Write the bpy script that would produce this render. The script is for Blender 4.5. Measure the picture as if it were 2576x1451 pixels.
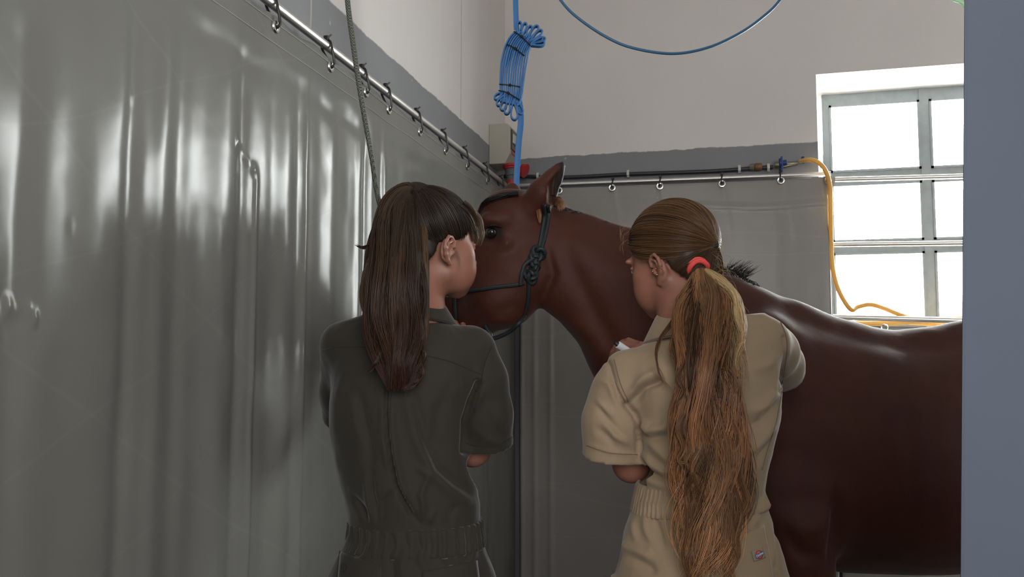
import bpy, math, random
import numpy as np
from mathutils import Vector, Matrix
from mathutils.bvhtree import BVHTree
rng = np.random.default_rng(7); random.seed(7)
for o in list(bpy.data.objects): bpy.data.objects.remove(o)
sc = bpy.context.scene

# ---------------------------------------------------------------- camera, light, exposure
F, CX, CY, H = 2112.0, 1288.0, 725.5, 1.33
YAW, PITCH = math.radians(13.8), math.radians(4.33)
sy_, cy_, sp_, cp_ = math.sin(YAW), math.cos(YAW), math.sin(PITCH), math.cos(PITCH)
cam_d = bpy.data.cameras.new('camera'); cam = bpy.data.objects.new('camera', cam_d)
sc.collection.objects.link(cam)
cam_d.sensor_width = 36; cam_d.lens = 36 * F / 2576; cam_d.clip_start = .02; cam_d.clip_end = 200
cam.location = (0, 0, H); cam.rotation_euler = (math.pi / 2 + PITCH, 0, YAW)
sc.camera = cam
sc.view_settings.view_transform = 'Standard'; sc.view_settings.look = 'None'
sc.view_settings.exposure = 0.0; sc.view_settings.gamma = 1; sc.view_settings.use_curve_mapping = False

wd = bpy.data.worlds.new('overcast_sky'); sc.world = wd; wd.use_nodes = True
nt = wd.node_tree; nt.nodes.clear()
out = nt.nodes.new('ShaderNodeOutputWorld'); bg = nt.nodes.new('ShaderNodeBackground')
tc = nt.nodes.new('ShaderNodeTexCoord'); sep = nt.nodes.new('ShaderNodeSeparateXYZ')
nt.links.new(tc.outputs['Generated'], sep.inputs[0])
ry = nt.nodes.new('ShaderNodeValToRGB'); mr = nt.nodes.new('ShaderNodeMapRange')
mr.inputs[1].default_value = -1; mr.inputs[2].default_value = 1
nt.links.new(sep.outputs['Y'], mr.inputs[0]); nt.links.new(mr.outputs[0], ry.inputs[0])
ry.color_ramp.elements[0].position = .4; ry.color_ramp.elements[0].color = (.255, .25, .25, 1)   # away from the sun
ry.color_ramp.elements[1].position = .9; ry.color_ramp.elements[1].color = (1, 1, 1.0, 1)         # sunny side
rz = nt.nodes.new('ShaderNodeValToRGB'); mz = nt.nodes.new('ShaderNodeMapRange')
mz.inputs[1].default_value = -.3; mz.inputs[2].default_value = .3
nt.links.new(sep.outputs['Z'], mz.inputs[0]); nt.links.new(mz.outputs[0], rz.inputs[0])
rz.color_ramp.elements[0].position = .3; rz.color_ramp.elements[0].color = (.85, .85, .82, 1)
rz.color_ramp.elements[1].position = .55; rz.color_ramp.elements[1].color = (1, 1, 1, 1)
mul = nt.nodes.new('ShaderNodeMixRGB'); mul.blend_type = 'MULTIPLY'; mul.inputs[0].default_value = 1
nt.links.new(ry.outputs[0], mul.inputs[1]); nt.links.new(rz.outputs[0], mul.inputs[2])
nt.links.new(mul.outputs[0], bg.inputs[0]); bg.inputs[1].default_value = 37.0
nt.links.new(bg.outputs[0], out.inputs[0])

WX, WY, CEIL = -1.019, 4.0, 3.7          # left wall plane, back wall plane, ceiling
RX, RY = 3.3, -1.9                        # right wall, wall behind the camera
WIN = dict(x0=.431, x1=2.02, zt=None, zb=None)
def portal(name, loc, rot, sx, sy):
    l = bpy.data.lights.new(name, 'AREA'); l.shape = 'RECTANGLE'; l.size = sx; l.size_y = sy
    l.cycles.is_portal = True
    o = bpy.data.objects.new(name, l); sc.collection.objects.link(o); o.location = loc; o.rotation_euler = rot
portal('window_portal', (1.25, WY + .36, 1.85), (-math.pi / 2, 0, 0), 1.75, 1.35)
portal('stable_opening_portal', (1.4, RY - .12, 2.1), (math.pi / 2, 0, 0), 3.5, 1.8)

# ---------------------------------------------------------------- picture geometry helpers
R_ = np.array([cy_, sy_, 0.]); W_ = np.array([-sy_, cy_, 0.])
def ray(px, py):
    a, b = (px - CX) / F, (CY - py) / F
    fw = cp_ * W_ + np.array([0, 0, sp_]); up = -sp_ * W_ + np.array([0, 0, cp_])
    return a * R_ + b * up + fw
def onx(px, py, X): r = ray(px, py); return Vector(r * X / r[0] + [0, 0, H])
def ony(px, py, Y): r = ray(px, py); return Vector(r * Y / r[1] + [0, 0, H])
def onw(px, py, w): r = ray(px, py); return Vector(r * w / (r @ W_) + [0, 0, H])
def U(px, py, w):
    """pixel at forward distance w -> (u, w, z): across, away, up in the frame square to the view"""
    r = ray(px, py); r = r * w / (r @ W_); return np.array([r @ R_, w, r[2] + H])
def pix(p):
    """(u,w,z) rows -> pixel coordinates"""
    p = np.atleast_2d(p); u, w, z = p[:, 0], p[:, 1], p[:, 2] - H
    d = w * cp_ + z * sp_; v = -w * sp_ + z * cp_
    return CX + F * u / d, CY - F * v / d
def uw2w(p): return Vector(p[0] * R_ + p[1] * W_ + np.array([0, 0, p[2]]))

# ---------------------------------------------------------------- object helpers
def link(o, parent=None):
    sc.collection.objects.link(o)
    if parent is not None: o.parent = parent
    return o
def tag(o, label=None, cat=None, group=None, kind=None):
    if label: o['label'] = label
    if cat: o['category'] = cat
    if group: o['group'] = group
    if kind: o['kind'] = kind
    return o
def empty(name, loc=(0, 0, 0), rz=0.):
    o = bpy.data.objects.new(name, None); o.empty_display_size = .1; link(o); o.location = loc; o.rotation_euler = (0, 0, rz)
    return o
def mesh(name, v, f, mat=None, parent=None, smooth=True, off=None):
    v = np.asarray(v, dtype=float)
    if off is not None: v = v - np.asarray(off)
    me = bpy.data.meshes.new(name); 
    if isinstance(f, np.ndarray):
        n, k = f.shape
        me.vertices.add(len(v)); me.vertices.foreach_set('co', v.astype(np.float32).ravel())
        me.loops.add(n * k); me.loops.foreach_set('vertex_index', f.astype(np.int32).ravel())
        me.polygons.add(n); me.polygons.foreach_set('loop_start', np.arange(0, n * k, k, dtype=np.int32))
        me.update(calc_edges=True)
    else: me.from_pydata([tuple(x) for x in v], [], f); me.update()
    if smooth: me.polygons.foreach_set('use_smooth', [True] * len(me.polygons))
    if mat: me.materials.append(mat)
    o = bpy.data.objects.new(name, me); link(o, parent)
    return o
class MB:
    """collects boxes, tubes and lathes into one mesh"""
    def __init__(s): s.v = []; s.f = []
    def add(s, v, f):
        n = len(s.v); s.v += [tuple(x) for x in v]; s.f += [tuple(i + n for i in q) for q in f]; return s
    def box(s, a, b):
        (x0, y0, z0), (x1, y1, z1) = a, b
        return s.add([(x0, y0, z0), (x1, y0, z0), (x1, y1, z0), (x0, y1, z0), (x0, y0, z1), (x1, y0, z1), (x1, y1, z1), (x0, y1, z1)],
                     [(0, 3, 2, 1), (4, 5, 6, 7), (0, 1, 5, 4), (1, 2, 6, 5), (2, 3, 7, 6), (3, 0, 4, 7)])
    def tube(s, pts, r, n=10, closed=False, flat=None):
        pts = [Vector(p) for p in pts]; m = len(pts)
        rr = r if hasattr(r, '__len__') else [r] * m
        T = []
        for i in range(m):
            a = pts[(i - 1) % m] if (closed or i > 0) else pts[0]; b = pts[(i + 1) % m] if (closed or i < m - 1) else pts[-1]
            t = (b - a); T.append(t.normalized() if t.length > 1e-9 else Vector((0, 0, 1)))
        N = T[0].orthogonal().normalized() if flat is None else None
        vs = []
        for i in range(m):
            if flat is None:
                N = (N - T[i] * N.dot(T[i])).normalized(); B = T[i].cross(N)
                for k in range(n):
                    a = 2 * math.pi * k / n; vs.append(pts[i] + (N * math.cos(a) + B * math.sin(a)) * rr[i])
            else:                                   # ribbon: flat = (wide direction, half width), rr = half thickness
                Wd = Vector(flat[0]); Wd = (Wd - T[i] * Wd.dot(T[i])).normalized(); B = T[i].cross(Wd)
                for (a, b) in ((1, .6), (.9, 1), (-.9, 1), (-1, .6), (-1, -.6), (-.9, -1), (.9, -1), (1, -.6)):
                    vs.append(pts[i] + Wd * (a * flat[1]) + B * (b * rr[i]))
        if flat is not None: n = 8
        fs = []
        for i in range(m if closed else m - 1):
            j = (i + 1) % m
            for k in range(n): fs.append((i * n + k, i * n + (k + 1) % n, j * n + (k + 1) % n, j * n + k))
        if not closed: fs.append(tuple(range(n - 1, -1, -1))); fs.append(tuple((m - 1) * n + k for k in range(n)))
        return s.add(vs, fs)
    def lathe(s, c, axis, prof, n=20):
        c = Vector(c); A = Vector(axis).normalized(); N = A.orthogonal().normalized(); B = A.cross(N)
        vs = [c + A * h + (N * math.cos(2 * math.pi * k / n) + B * math.sin(2 * math.pi * k / n)) * r for (h, r) in prof for k in range(n)]
        m = len(prof); fs = [(i * n + k, i * n + (k + 1) % n, (i + 1) * n + (k + 1) % n, (i + 1) * n + k) for i in range(m - 1) for k in range(n)]
        fs.append(tuple(range(n - 1, -1, -1))); fs.append(tuple((m - 1) * n + k for k in range(n)))
        return s.add(vs, fs)
    def build(s, name, mat=None, parent=None, smooth=True, bevel=0, off=None):
        o = mesh(name, s.v, s.f, mat, parent, smooth, off)
        if bevel:
            b = o.modifiers.new('bevel', 'BEVEL'); b.width = bevel; b.segments = 2; b.limit_method = 'ANGLE'
        if smooth:
            o.data.set_sharp_from_angle(angle=math.radians(42))
        return o
def spline(pts, n=12, closed=False):
    P = [np.asarray(p, float) for p in pts]; m = len(P); out = []
    for i in range(m if closed else m - 1):
        g = (lambda k: P[k % m]) if closed else (lambda k: P[min(max(k, 0), m - 1)])
        a, b, c, d = g(i - 1), g(i), g(i + 1), g(i + 2)
        for j in range(n):
            t = j / n; out.append(.5 * ((2 * b) + (c - a) * t + (2 * a - 5 * b + 4 * c - d) * t * t + (3 * b - 3 * c + d - a) * t ** 3))
    if not closed: out.append(P[-1])
    return out

# ---------------------------------------------------------------- materials
def mat(name, col, rough=.6, metal=0., spec=.5, bump=None, noise=None, sheen=0, trans=0., sss=0., coat=0):
    """bump=(scale,strength,distance); noise=(scale, colour, amount): the thing's own stains / cloudy colour"""
    m = bpy.data.materials.new(name); m.use_nodes = True; N = m.node_tree.nodes; L = m.node_tree.links
    b = N['Principled BSDF']; b.inputs['Base Color'].default_value = (*col, 1); b.inputs['Roughness'].default_value = rough
    b.inputs['Metallic'].default_value = metal; b.inputs['Specular IOR Level'].default_value = spec
    if sheen: b.inputs['Sheen Weight'].default_value = sheen; b.inputs['Sheen Roughness'].default_value = .4
    if sss: b.inputs['Subsurface Weight'].default_value = sss; b.inputs['Subsurface Radius'].default_value = (.02, .007, .004); b.inputs['Subsurface Scale'].default_value = .6
    if coat: b.inputs['Coat Weight'].default_value = coat; b.inputs['Coat Roughness'].default_value = .12
    tc = N.new('ShaderNodeTexCoord')
    if noise:
        for i, (s, c2, amt) in enumerate(noise if isinstance(noise, list) else [noise]):
            n = N.new('ShaderNodeTexNoise'); n.inputs['Scale'].default_value = s; n.inputs['Detail'].default_value = 5
            L.new(tc.outputs['Object'], n.inputs['Vector'])
            r = N.new('ShaderNodeMapRange'); r.inputs[1].default_value = .38; r.inputs[2].default_value = .68; r.inputs[4].default_value = amt
            L.new(n.outputs['Fac'], r.inputs[0])
            x = N.new('ShaderNodeMixRGB'); x.inputs[2].default_value = (*c2, 1); L.new(r.outputs[0], x.inputs[0])
            if b.inputs['Base Color'].links: L.new(b.inputs['Base Color'].links[0].from_socket, x.inputs[1])
            else: x.inputs[1].default_value = (*col, 1)
            L.new(x.outputs[0], b.inputs['Base Color'])
    if bump:
        prev = None
        for (s, st, d) in (bump if isinstance(bump, list) else [bump]):
            n = N.new('ShaderNodeTexNoise'); n.inputs['Scale'].default_value = s; n.inputs['Detail'].default_value = 4
            L.new(tc.outputs['Object'], n.inputs['Vector'])
            u = N.new('ShaderNodeBump'); u.inputs['Strength'].default_value = st; u.inputs['Distance'].default_value = d
            L.new(n.outputs['Fac'], u.inputs['Height'])
            if prev: L.new(prev.outputs[0], u.inputs['Normal'])
            prev = u
        L.new(prev.outputs[0], b.inputs['Normal'])
    if trans:
        t = N.new('ShaderNodeBsdfTranslucent'); t.inputs[0].default_value = (*col, 1)
        mx = N.new('ShaderNodeMixShader'); mx.inputs[0].default_value = trans
        L.new(b.outputs[0], mx.inputs[1]); L.new(t.outputs[0], mx.inputs[2]); L.new(mx.outputs[0], N['Material Output'].inputs[0])
    return m

# ---------------------------------------------------------------- implicit surfaces
class Field:
    def __init__(s, xs, ys, zs):
        s.ax = [np.asarray(a, np.float32) for a in (xs, ys, zs)]
        s.F = np.full([len(a) for a in s.ax], .08, np.float32)
    def win(s, lo, hi, m):
        sl = []
        for a, l, h in zip(s.ax, lo, hi):
            i0 = max(0, np.searchsorted(a, l - m)); i1 = min(len(a), np.searchsorted(a, h + m) + 1)
            if i1 <= i0: return None
            sl.append(slice(i0, i1))
        g = [a[q] for a, q in zip(s.ax, sl)]
        return tuple(sl), g[0][:, None, None], g[1][None, :, None], g[2][None, None, :]
    def merge(s, sl, d, k, mode='add'):
        A = s.F[sl]; d = d.astype(np.float32)
        if mode == 'add':
            h = np.clip(.5 + .5 * (A - d) / k, 0, 1); s.F[sl] = A * (1 - h) + d * h - k * h * (1 - h)
        else:
            d = -d; h = np.clip(.5 - .5 * (A - d) / k, 0, 1); s.F[sl] = A * (1 - h) + d * h + k * h * (1 - h)
    def cap(s, a, b, ra, rb=None, k=.01, ws=1., mode='add', axis=1):
        """tapered capsule; ws>1 squeezes it along `axis`"""
        rb = ra if rb is None else rb; a = np.array(a, float); b = np.array(b, float); R = max(ra, rb)
        q = s.win(np.minimum(a, b) - R, np.maximum(a, b) + R, .05 + k)
        if q is None: return
        sl, X, Y, Z = q; P = [X, Y, Z]; sc_ = [1, 1, 1]; sc_[axis] = ws
        c = [a[i] for i in range(3)]
        D = [(P[i] - a[i]) * sc_[i] for i in range(3)]; ba = [(b[i] - a[i]) * sc_[i] for i in range(3)]
        t = np.clip((D[0] * ba[0] + D[1] * ba[1] + D[2] * ba[2]) / (sum(x * x for x in ba) + 1e-12), 0, 1)
        d = np.sqrt(sum((D[i] - t * ba[i]) ** 2 for i in range(3))) - (ra + (rb - ra) * t)
        s.merge(sl, d, k, mode)
    def tube(s, pts, rs, k=.006, **kw):
        for i in range(len(pts) - 1): s.cap(pts[i], pts[i + 1], rs[i], rs[i + 1], k=k, **kw)
    def ell(s, c, r, k=.01, M=None, mode='add'):
        c = np.array(c, float); R = max(r); q = s.win(c - R, c + R, .05 + k)
        if q is None: return
        sl, X, Y, Z = q; D = [X - c[0], Y - c[1], Z - c[2]]
        if M is not None: D = [M[0][i] * D[0] + M[1][i] * D[1] + M[2][i] * D[2] for i in range(3)]
        k0 = np.sqrt(sum((D[i] / r[i]) ** 2 for i in range(3))); k1 = np.sqrt(sum((D[i] / r[i] ** 2) ** 2 for i in range(3))) + 1e-9
        s.merge(sl, k0 * (k0 - 1) / k1, k, mode)
    def loft(s, axis, t, c1, c2, a, b, k=.02, mode='add', p=2.):
        """superellipse sections along axis; c1,c2 centres and a,b half sizes over the other two axes"""
        oth = [i for i in range(3) if i != axis]; t = np.array(t, float)
        lo = [0, 0, 0]; hi = [0, 0, 0]
        lo[axis], hi[axis] = t.min(), t.max()
        lo[oth[0]], hi[oth[0]] = min(np.array(c1) - a), max(np.array(c1) + a)
        lo[oth[1]], hi[oth[1]] = min(np.array(c2) - b), max(np.array(c2) + b)
        q = s.win(lo, hi, .05 + k)
        if q is None: return
        sl, X, Y, Z = q; P = [X, Y, Z]; T = P[axis]
        dense = np.linspace(t.min(), t.max(), 160)
        def itp(v):
            o = np.argsort(t); y = np.interp(dense, t[o], np.array(v, float)[o])
            yp = np.pad(y, 6, mode='reflect', reflect_type='odd'); y2 = np.convolve(yp, np.ones(13) / 13, 'valid')
            return np.interp(T.ravel(), dense, y2).reshape(T.shape)
        C1, C2, A, B = itp(c1), itp(c2), itp(a), itp(b)
        x, y = (P[oth[0]] - C1) / A, (P[oth[1]] - C2) / B
        if p == 2:
            k0 = np.sqrt(x * x + y * y) + 1e-6; k1 = np.sqrt((x / A) ** 2 + (y / B) ** 2) + 1e-6; d = k0 * (k0 - 1) / k1
        else:
            d = ((np.abs(x) ** p + np.abs(y) ** p) ** (1 / p) - 1) * np.minimum(A, B)
        e = np.maximum(t.min() - T, T - t.max())
        d = np.maximum(d, e + 0 * d); s.merge(sl, d, k, mode)
    def mesh(s, smooth=1):
        F_ = s.F; X, Y, Z = s.ax; S = F_ < 0
        nx, ny, nz = F_.shape
        corners = [(i, j, k) for i in (0, 1) for j in (0, 1) for k in (0, 1)]
        cnt = np.zeros((nx - 1, ny - 1, nz - 1), np.int8)
        for (i, j, k) in corners: cnt += S[i:nx - 1 + i, j:ny - 1 + j, k:nz - 1 + k]
        act = (cnt > 0) & (cnt < 8); I, J, K = np.nonzero(act); n = len(I)
        idx = np.full(act.shape, -1, np.int64); idx[I, J, K] = np.arange(n)
        acc = np.zeros((n, 3)); c = np.zeros(n)
        for a in corners:
            for d in range(3):
                if a[d]: continue
                b = list(a); b[d] = 1
                fa = F_[I + a[0], J + a[1], K + a[2]]; fb = F_[I + b[0], J + b[1], K + b[2]]
                m = (fa < 0) != (fb < 0); t = np.where(m, fa / (fa - fb + 1e-12), 0)
                pa = np.stack([X[I + a[0]], Y[J + a[1]], Z[K + a[2]]], 1); pb = np.stack([X[I + b[0]], Y[J + b[1]], Z[K + b[2]]], 1)
                acc += np.where(m[:, None], pa + (pb - pa) * t[:, None], 0); c += m
        V = acc / c[:, None]; Q = []
        for d in range(3):
            A = np.moveaxis(S, d, 0); e = (A[1:] != A[:-1]); first = A[:-1]
            o1, o2 = [i for i in range(3) if i != d]
            ee = np.moveaxis(e, 0, d); ff = np.moveaxis(first, 0, d)
            i, j, k = np.nonzero(ee); P = np.stack([i, j, k], 1); fl = ff[i, j, k]
            ok = (P[:, o1] > 0) & (P[:, o2] > 0) & (P[:, o1] < act.shape[o1]) & (P[:, o2] < act.shape[o2]); P = P[ok]; fl = fl[ok]
            def at(q1, q2):
                T = P.copy(); T[:, o1] -= q1; T[:, o2] -= q2; return idx[T[:, 0], T[:, 1], T[:, 2]]
            q = np.stack([at(1, 1), at(0, 1), at(0, 0), at(1, 0)], 1)
            flip = fl if d != 1 else ~fl
            q[~flip] = q[~flip][:, ::-1]; Q.append(q)
        Q = np.concatenate(Q); Q = Q[(Q >= 0).all(1)]
        V = relax(V, Q, smooth)
        return V, Q
def relax(V, Q, n=1, lam=.5):
    for _ in range(n):
        A = np.zeros_like(V); c = np.zeros(len(V))
        for a, b in ((0, 1), (1, 2), (2, 3), (3, 0)):
            np.add.at(A, Q[:, a], V[Q[:, b]]); np.add.at(c, Q[:, a], 1); np.add.at(A, Q[:, b], V[Q[:, a]]); np.add.at(c, Q[:, b], 1)
        V = V + lam * (A / np.maximum(c, 1)[:, None] - V)
    return V
def normals(V, Q):
    n = np.cross(V[Q[:, 2]] - V[Q[:, 0]], V[Q[:, 3]] - V[Q[:, 1]]); N = np.zeros_like(V)
    for k in range(4): np.add.at(N, Q[:, k], n)
    return N / (np.linalg.norm(N, axis=1)[:, None] + 1e-12)
def axis(segs):
    """[(start, step), ..., (end, None)] -> coordinates with piecewise spacing"""
    o = []
    for (a, st), (b, _) in zip(segs, segs[1:]): o += list(np.arange(a, b - st * .5, st))
    return np.array(o + [segs[-1][0]])
def segdist(x, y, poly):
    """distance to a polyline and position 0..1 along it"""
    best = np.full(x.shape, 1e9); tt = np.zeros(x.shape); n = len(poly) - 1
    for i in range(n):
        (ax, ay), (bx, by) = poly[i], poly[i + 1]; dx, dy = bx - ax, by - ay
        t = np.clip(((x - ax) * dx + (y - ay) * dy) / (dx * dx + dy * dy + 1e-9), 0, 1)
        d = np.hypot(x - ax - t * dx, y - ay - t * dy); m = d < best
        best = np.where(m, d, best); tt = np.where(m, (i + t) / n, tt)
    return best, tt
def ridges(x, y, rl):
    """sum of folds: (polyline px, height m, half width px[, taper])"""
    D = np.zeros(x.shape)
    for r in rl:
        d, t = segdist(x, y, r[0]); tp = np.sin(np.clip(t, .02, .98) * math.pi) ** .5 if len(r) < 4 else (1 - t if r[3] == 'end' else (t if r[3] == 'start' else 1))
        D += r[1] * np.exp(-(d / r[2]) ** 2) * tp
    return D
def vnoise(P, scale, seed=0):
    """smooth value noise of points (n,3), in -1..1"""
    g = np.random.default_rng(seed).uniform(-1, 1, (32, 32, 32)); q = P * scale; i = np.floor(q).astype(int); f = q - i; f = f * f * (3 - 2 * f)
    r = 0
    for a in (0, 1):
        for b in (0, 1):
            for c in (0, 1):
                r = r + g[(i[:, 0] + a) % 32, (i[:, 1] + b) % 32, (i[:, 2] + c) % 32] * (f[:, 0] if a else 1 - f[:, 0]) * (f[:, 1] if b else 1 - f[:, 1]) * (f[:, 2] if c else 1 - f[:, 2])
    return r

# ================================================================ ROOM
def wall_mat(name, top, band, zband, seed, axis_i):
    """white paint above a hand-painted grey band that ends at height zband"""
    m = mat(name, top, .75, bump=[(140, .25, .002), (9, .3, .006)])
    N, L = m.node_tree.nodes, m.node_tree.links; b = N['Principled BSDF']
    geo = N.new('ShaderNodeNewGeometry'); sp = N.new('ShaderNodeSeparateXYZ'); L.new(geo.outputs['Position'], sp.inputs[0])
    n = N.new('ShaderNodeTexNoise'); n.inputs['Scale'].default_value = 26; n.inputs['Detail'].default_value = 6; L.new(geo.outputs['Position'], n.inputs['Vector'])
    n2 = N.new('ShaderNodeTexNoise'); n2.inputs['Scale'].default_value = 3; L.new(geo.outputs['Position'], n2.inputs['Vector'])
    ad = N.new('ShaderNodeMath'); ad.operation = 'MULTIPLY_ADD'; L.new(n.outputs['Fac'], ad.inputs[0]); ad.inputs[1].default_value = .016; L.new(sp.outputs['Z'], ad.inputs[2])
    ad2 = N.new('ShaderNodeMath'); ad2.operation = 'MULTIPLY_ADD'; L.new(n2.outputs['Fac'], ad2.inputs[0]); ad2.inputs[1].default_value = .03; L.new(ad.outputs[0], ad2.inputs[2])
    gt = N.new('ShaderNodeMapRange'); L.new(ad2.outputs[0], gt.inputs[0]); gt.inputs[1].default_value = zband + .020; gt.inputs[2].default_value = zband + .025
    nc = N.new('ShaderNodeTexNoise'); nc.inputs['Scale'].default_value = 5; nc.inputs['Detail'].default_value = 6; L.new(geo.outputs['Position'], nc.inputs['Vector'])
    cr = N.new('ShaderNodeMixRGB'); L.new(nc.outputs['Fac'], cr.inputs[0]); cr.inputs[1].default_value = (*band, 1); cr.inputs[2].default_value = (*[c * 1.25 for c in band], 1)
    # chips of white filler in the grey
    vo = N.new('ShaderNodeTexNoise'); vo.inputs['Scale'].default_value = 30; vo.inputs['Detail'].default_value = 2; L.new(geo.outputs['Position'], vo.inputs['Vector'])
    ch = N.new('ShaderNodeMapRange'); L.new(vo.outputs['Fac'], ch.inputs[0]); ch.inputs[1].default_value = .745; ch.inputs[2].default_value = .765
    cm = N.new('ShaderNodeMixRGB'); L.new(ch.outputs[0], cm.inputs[0]); L.new(cr.outputs[0], cm.inputs[1]); cm.inputs[2].default_value = (.5, .49, .48, 1)
    nt_ = N.new('ShaderNodeMixRGB'); n3 = N.new('ShaderNodeTexNoise'); n3.inputs['Scale'].default_value = 2.2; n3.inputs['Detail'].default_value = 8; L.new(geo.outputs['Position'], n3.inputs['Vector'])
    L.new(n3.outputs['Fac'], nt_.inputs[0]); nt_.inputs[1].default_value = (*top, 1); nt_.inputs[2].default_value = (*[c * .88 for c in top], 1)
    mx = N.new('ShaderNodeMixRGB'); L.new(gt.outputs[0], mx.inputs[0]); L.new(cm.outputs[0], mx.inputs[1]); L.new(nt_.outputs[0], mx.inputs[2])
    L.new(mx.outputs[0], b.inputs['Base Color']); return m
ZB = ony(1680, 378, WY).z
white, band = (.84, .80, .775), (.235, .238, .25)
m_wall = wall_mat('painted_wall', white, band, ZB, 1, 0)
def struct(o): o['kind'] = 'structure'; return o
# window opening on the back wall plane, from the picture
wz_t = ony(2055, 187, WY).z; WX0 = ony(2055, 300, WY).x; WX1 = 2.02
FR = WY + .27                                            # plane of the window frame
wz_b = ony(2250, 822, FR).z - .03
fx0 = ony(2070, 400, FR).x; fzt = ony(2200, 238, FR).z
th = .34
b = MB()
b.box((WX - .3, WY, -.02), (WX0 - .0, WY + th, CEIL)).box((WX1, WY, -.02), (RX + .3, WY + th, CEIL))
# parts above and below, with a splayed head and jamb
def prism(mb, a, bq):
    mb.add(list(a) + list(bq), [(0, 1, 2, 3), (7, 6, 5, 4), (0, 4, 5, 1), (1, 5, 6, 2), (2, 6, 7, 3), (3, 7, 4, 0)])
prism(b, [(WX0, WY, wz_t), (WX0, WY, CEIL), (WX0, WY + th, CEIL), (WX0, WY + th, fzt)], [(WX1, WY, wz_t), (WX1, WY, CEIL), (WX1, WY + th, CEIL), (WX1, WY + th, fzt)])
b.box((WX0, WY, -.02), (WX1, WY + th, wz_b))
prism(b, [(WX0, WY, wz_b), (WX0, WY + th, wz_b), (fx0, WY + th, wz_b), (WX0 + .001, WY, wz_b)], [(WX0, WY, wz_t), (WX0, WY + th, wz_t), (fx0, WY + th, wz_t), (WX0 + .001, WY, wz_t)])
struct(b.build('wall_back', m_wall, smooth=False))
struct(MB().box((WX - .3, RY - .2, -.02), (WX, WY, CEIL)).build('wall_left', m_wall, smooth=False))
struct(MB().box((RX, RY - .2, -.02), (RX + .3, WY, CEIL)).build('wall_right', m_wall, smooth=False))
struct(MB().box((WX, -.17, -.02), (-.26, -.07, CEIL)).build('wall_shade_left', m_wall, smooth=False))     # unseen wall added behind the camera to shade the left curtain
m_fl = mat('wet_concrete', (.11, .105, .10), .5, bump=(40, .4, .003), noise=(4, (.07, .065, .06), .8))
struct(MB().box((WX - .3, RY - .2, -.22), (RX + .3, WY + th, -.02)).build('floor', m_fl, smooth=False)).location.z = .02
struct(MB().box((WX - .3, RY - .2, CEIL), (RX + .3, WY + th, CEIL + .2)).build('ceiling', mat('ceiling_paint', (.6, .59, .57), .8), smooth=False))
b = MB(); DX0, DX1, DZ = -.3, 3.1, 2.9
b.box((WX, RY - .2, -.02), (DX0, RY, CEIL)).box((DX1, RY - .2, -.02), (RX, RY, CEIL)).box((DX0, RY - .2, DZ), (DX1, RY, CEIL)).box((DX0, RY - .2, -.02), (DX1, RY, 1.25))
struct(b.build('wall_front', m_wall, smooth=False))
# faint plaster seams running up the left wall
m_seam = mat('plaster_seam', (.50, .475, .46), .8)
def seam_z(px0, py0, px1, py1, name):
    a, c = onx(px0, py0, WX + .001), onx(px1, py1, WX + .001); y = (a.y + c.y) / 2
    return struct(MB().tube([(WX - .001, y, min(a.z, c.z)), (WX - .001, y + .002, (a.z + c.z) / 2), (WX - .001, y - .002, max(a.z, c.z, 3.6))], .0035, 6).build(name, m_seam))
seam_z(1157, 0, 1163, 300, 'trim_1'); 
seam_z(782, -10, 782, 80, 'trim_2')
# near partition at the right edge of the picture
m_part = mat('blue_grey_gloss_paint', (.066, .080, .106), .6, spec=.2, bump=(60, .15, .001), noise=(3, (.056, .070, .095), .6))
a = U(2421, 700, .74)
a0, a1 = U(2424, 0, .74), U(2414, 1451, .74); sl_ = (a0[0] - a1[0]) / (a0[2] - a1[2]); e0_, e1_ = a1[0] - sl_ * a1[2], a1[0] + sl_ * (CEIL - a1[2])   # the partition edge leans a little
b = MB(); prism(b, [(e0_, .74, 0), (e0_ + .9, .74, 0), (e0_ + .9, .80, 0), (e0_ * .80 / .74 + .012, .80, 0)], [(e1_, .74, CEIL), (e1_ + .9, .74, CEIL), (e1_ + .9, .80, CEIL), (e1_ * .80 / .74 + .012, .80, CEIL)])
o = b.build('wall_partition', m_part, smooth=False, bevel=.004); o.rotation_euler.z = YAW; struct(o)

# ---------------------------------------------------------------- window
m_frame = mat('grey_painted_steel', (.30, .335, .345), .45, noise=(30, (.24, .26, .265), .5))
win = empty('window_1', ((fx0 + WX1) / 2, FR, wz_b)); win['kind'] = 'structure'
xs = [ony(2087, 400, FR).x, ony(2314, 400, FR).x, ony(2339, 400, FR).x]
cw, mw = xs[1] - xs[0], xs[2] - xs[1]
cols = [(xs[0] + i * (cw + mw), xs[0] + i * (cw + mw) + cw) for i in range(3)]
zr = lambda x, y: ony(x, y, FR).z
rows = [(zr(2200, 432), zr(2200, 262)), (zr(2200, 608), zr(2200, 462)), (zr(2200, 812), zr(2200, 636))]
X0, X1 = fx0, cols[-1][1] + .05
off = win.location; fd = .022
b = MB(); zt = fzt + .02
b.box((X0, FR - fd, wz_b), (cols[0][0], FR + fd, zt)).box((cols[-1][1], FR - fd, wz_b), (WX1 + .01, FR + fd, zt))
fe = fd - .003; b.box((X0 + .002, FR - fe, rows[0][1]), (WX1, FR + fe, zt - .002)).box((X0 + .002, FR - fe, wz_b + .002), (WX1, FR + fe, rows[2][0]))
for i in (0, 1): b.box((cols[i][1], FR - fd, wz_b), (cols[i + 1][0], FR + fd, zt))
for i in (0, 1): b.box((X0 + .002, FR - fe, rows[i + 1][1]), (WX1, FR + fe, rows[i][0]))
b.build('window_frame', m_frame, win, smooth=False, off=off)
m_glass = bpy.data.materials.new('window_glass'); m_glass.use_nodes = True
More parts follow.
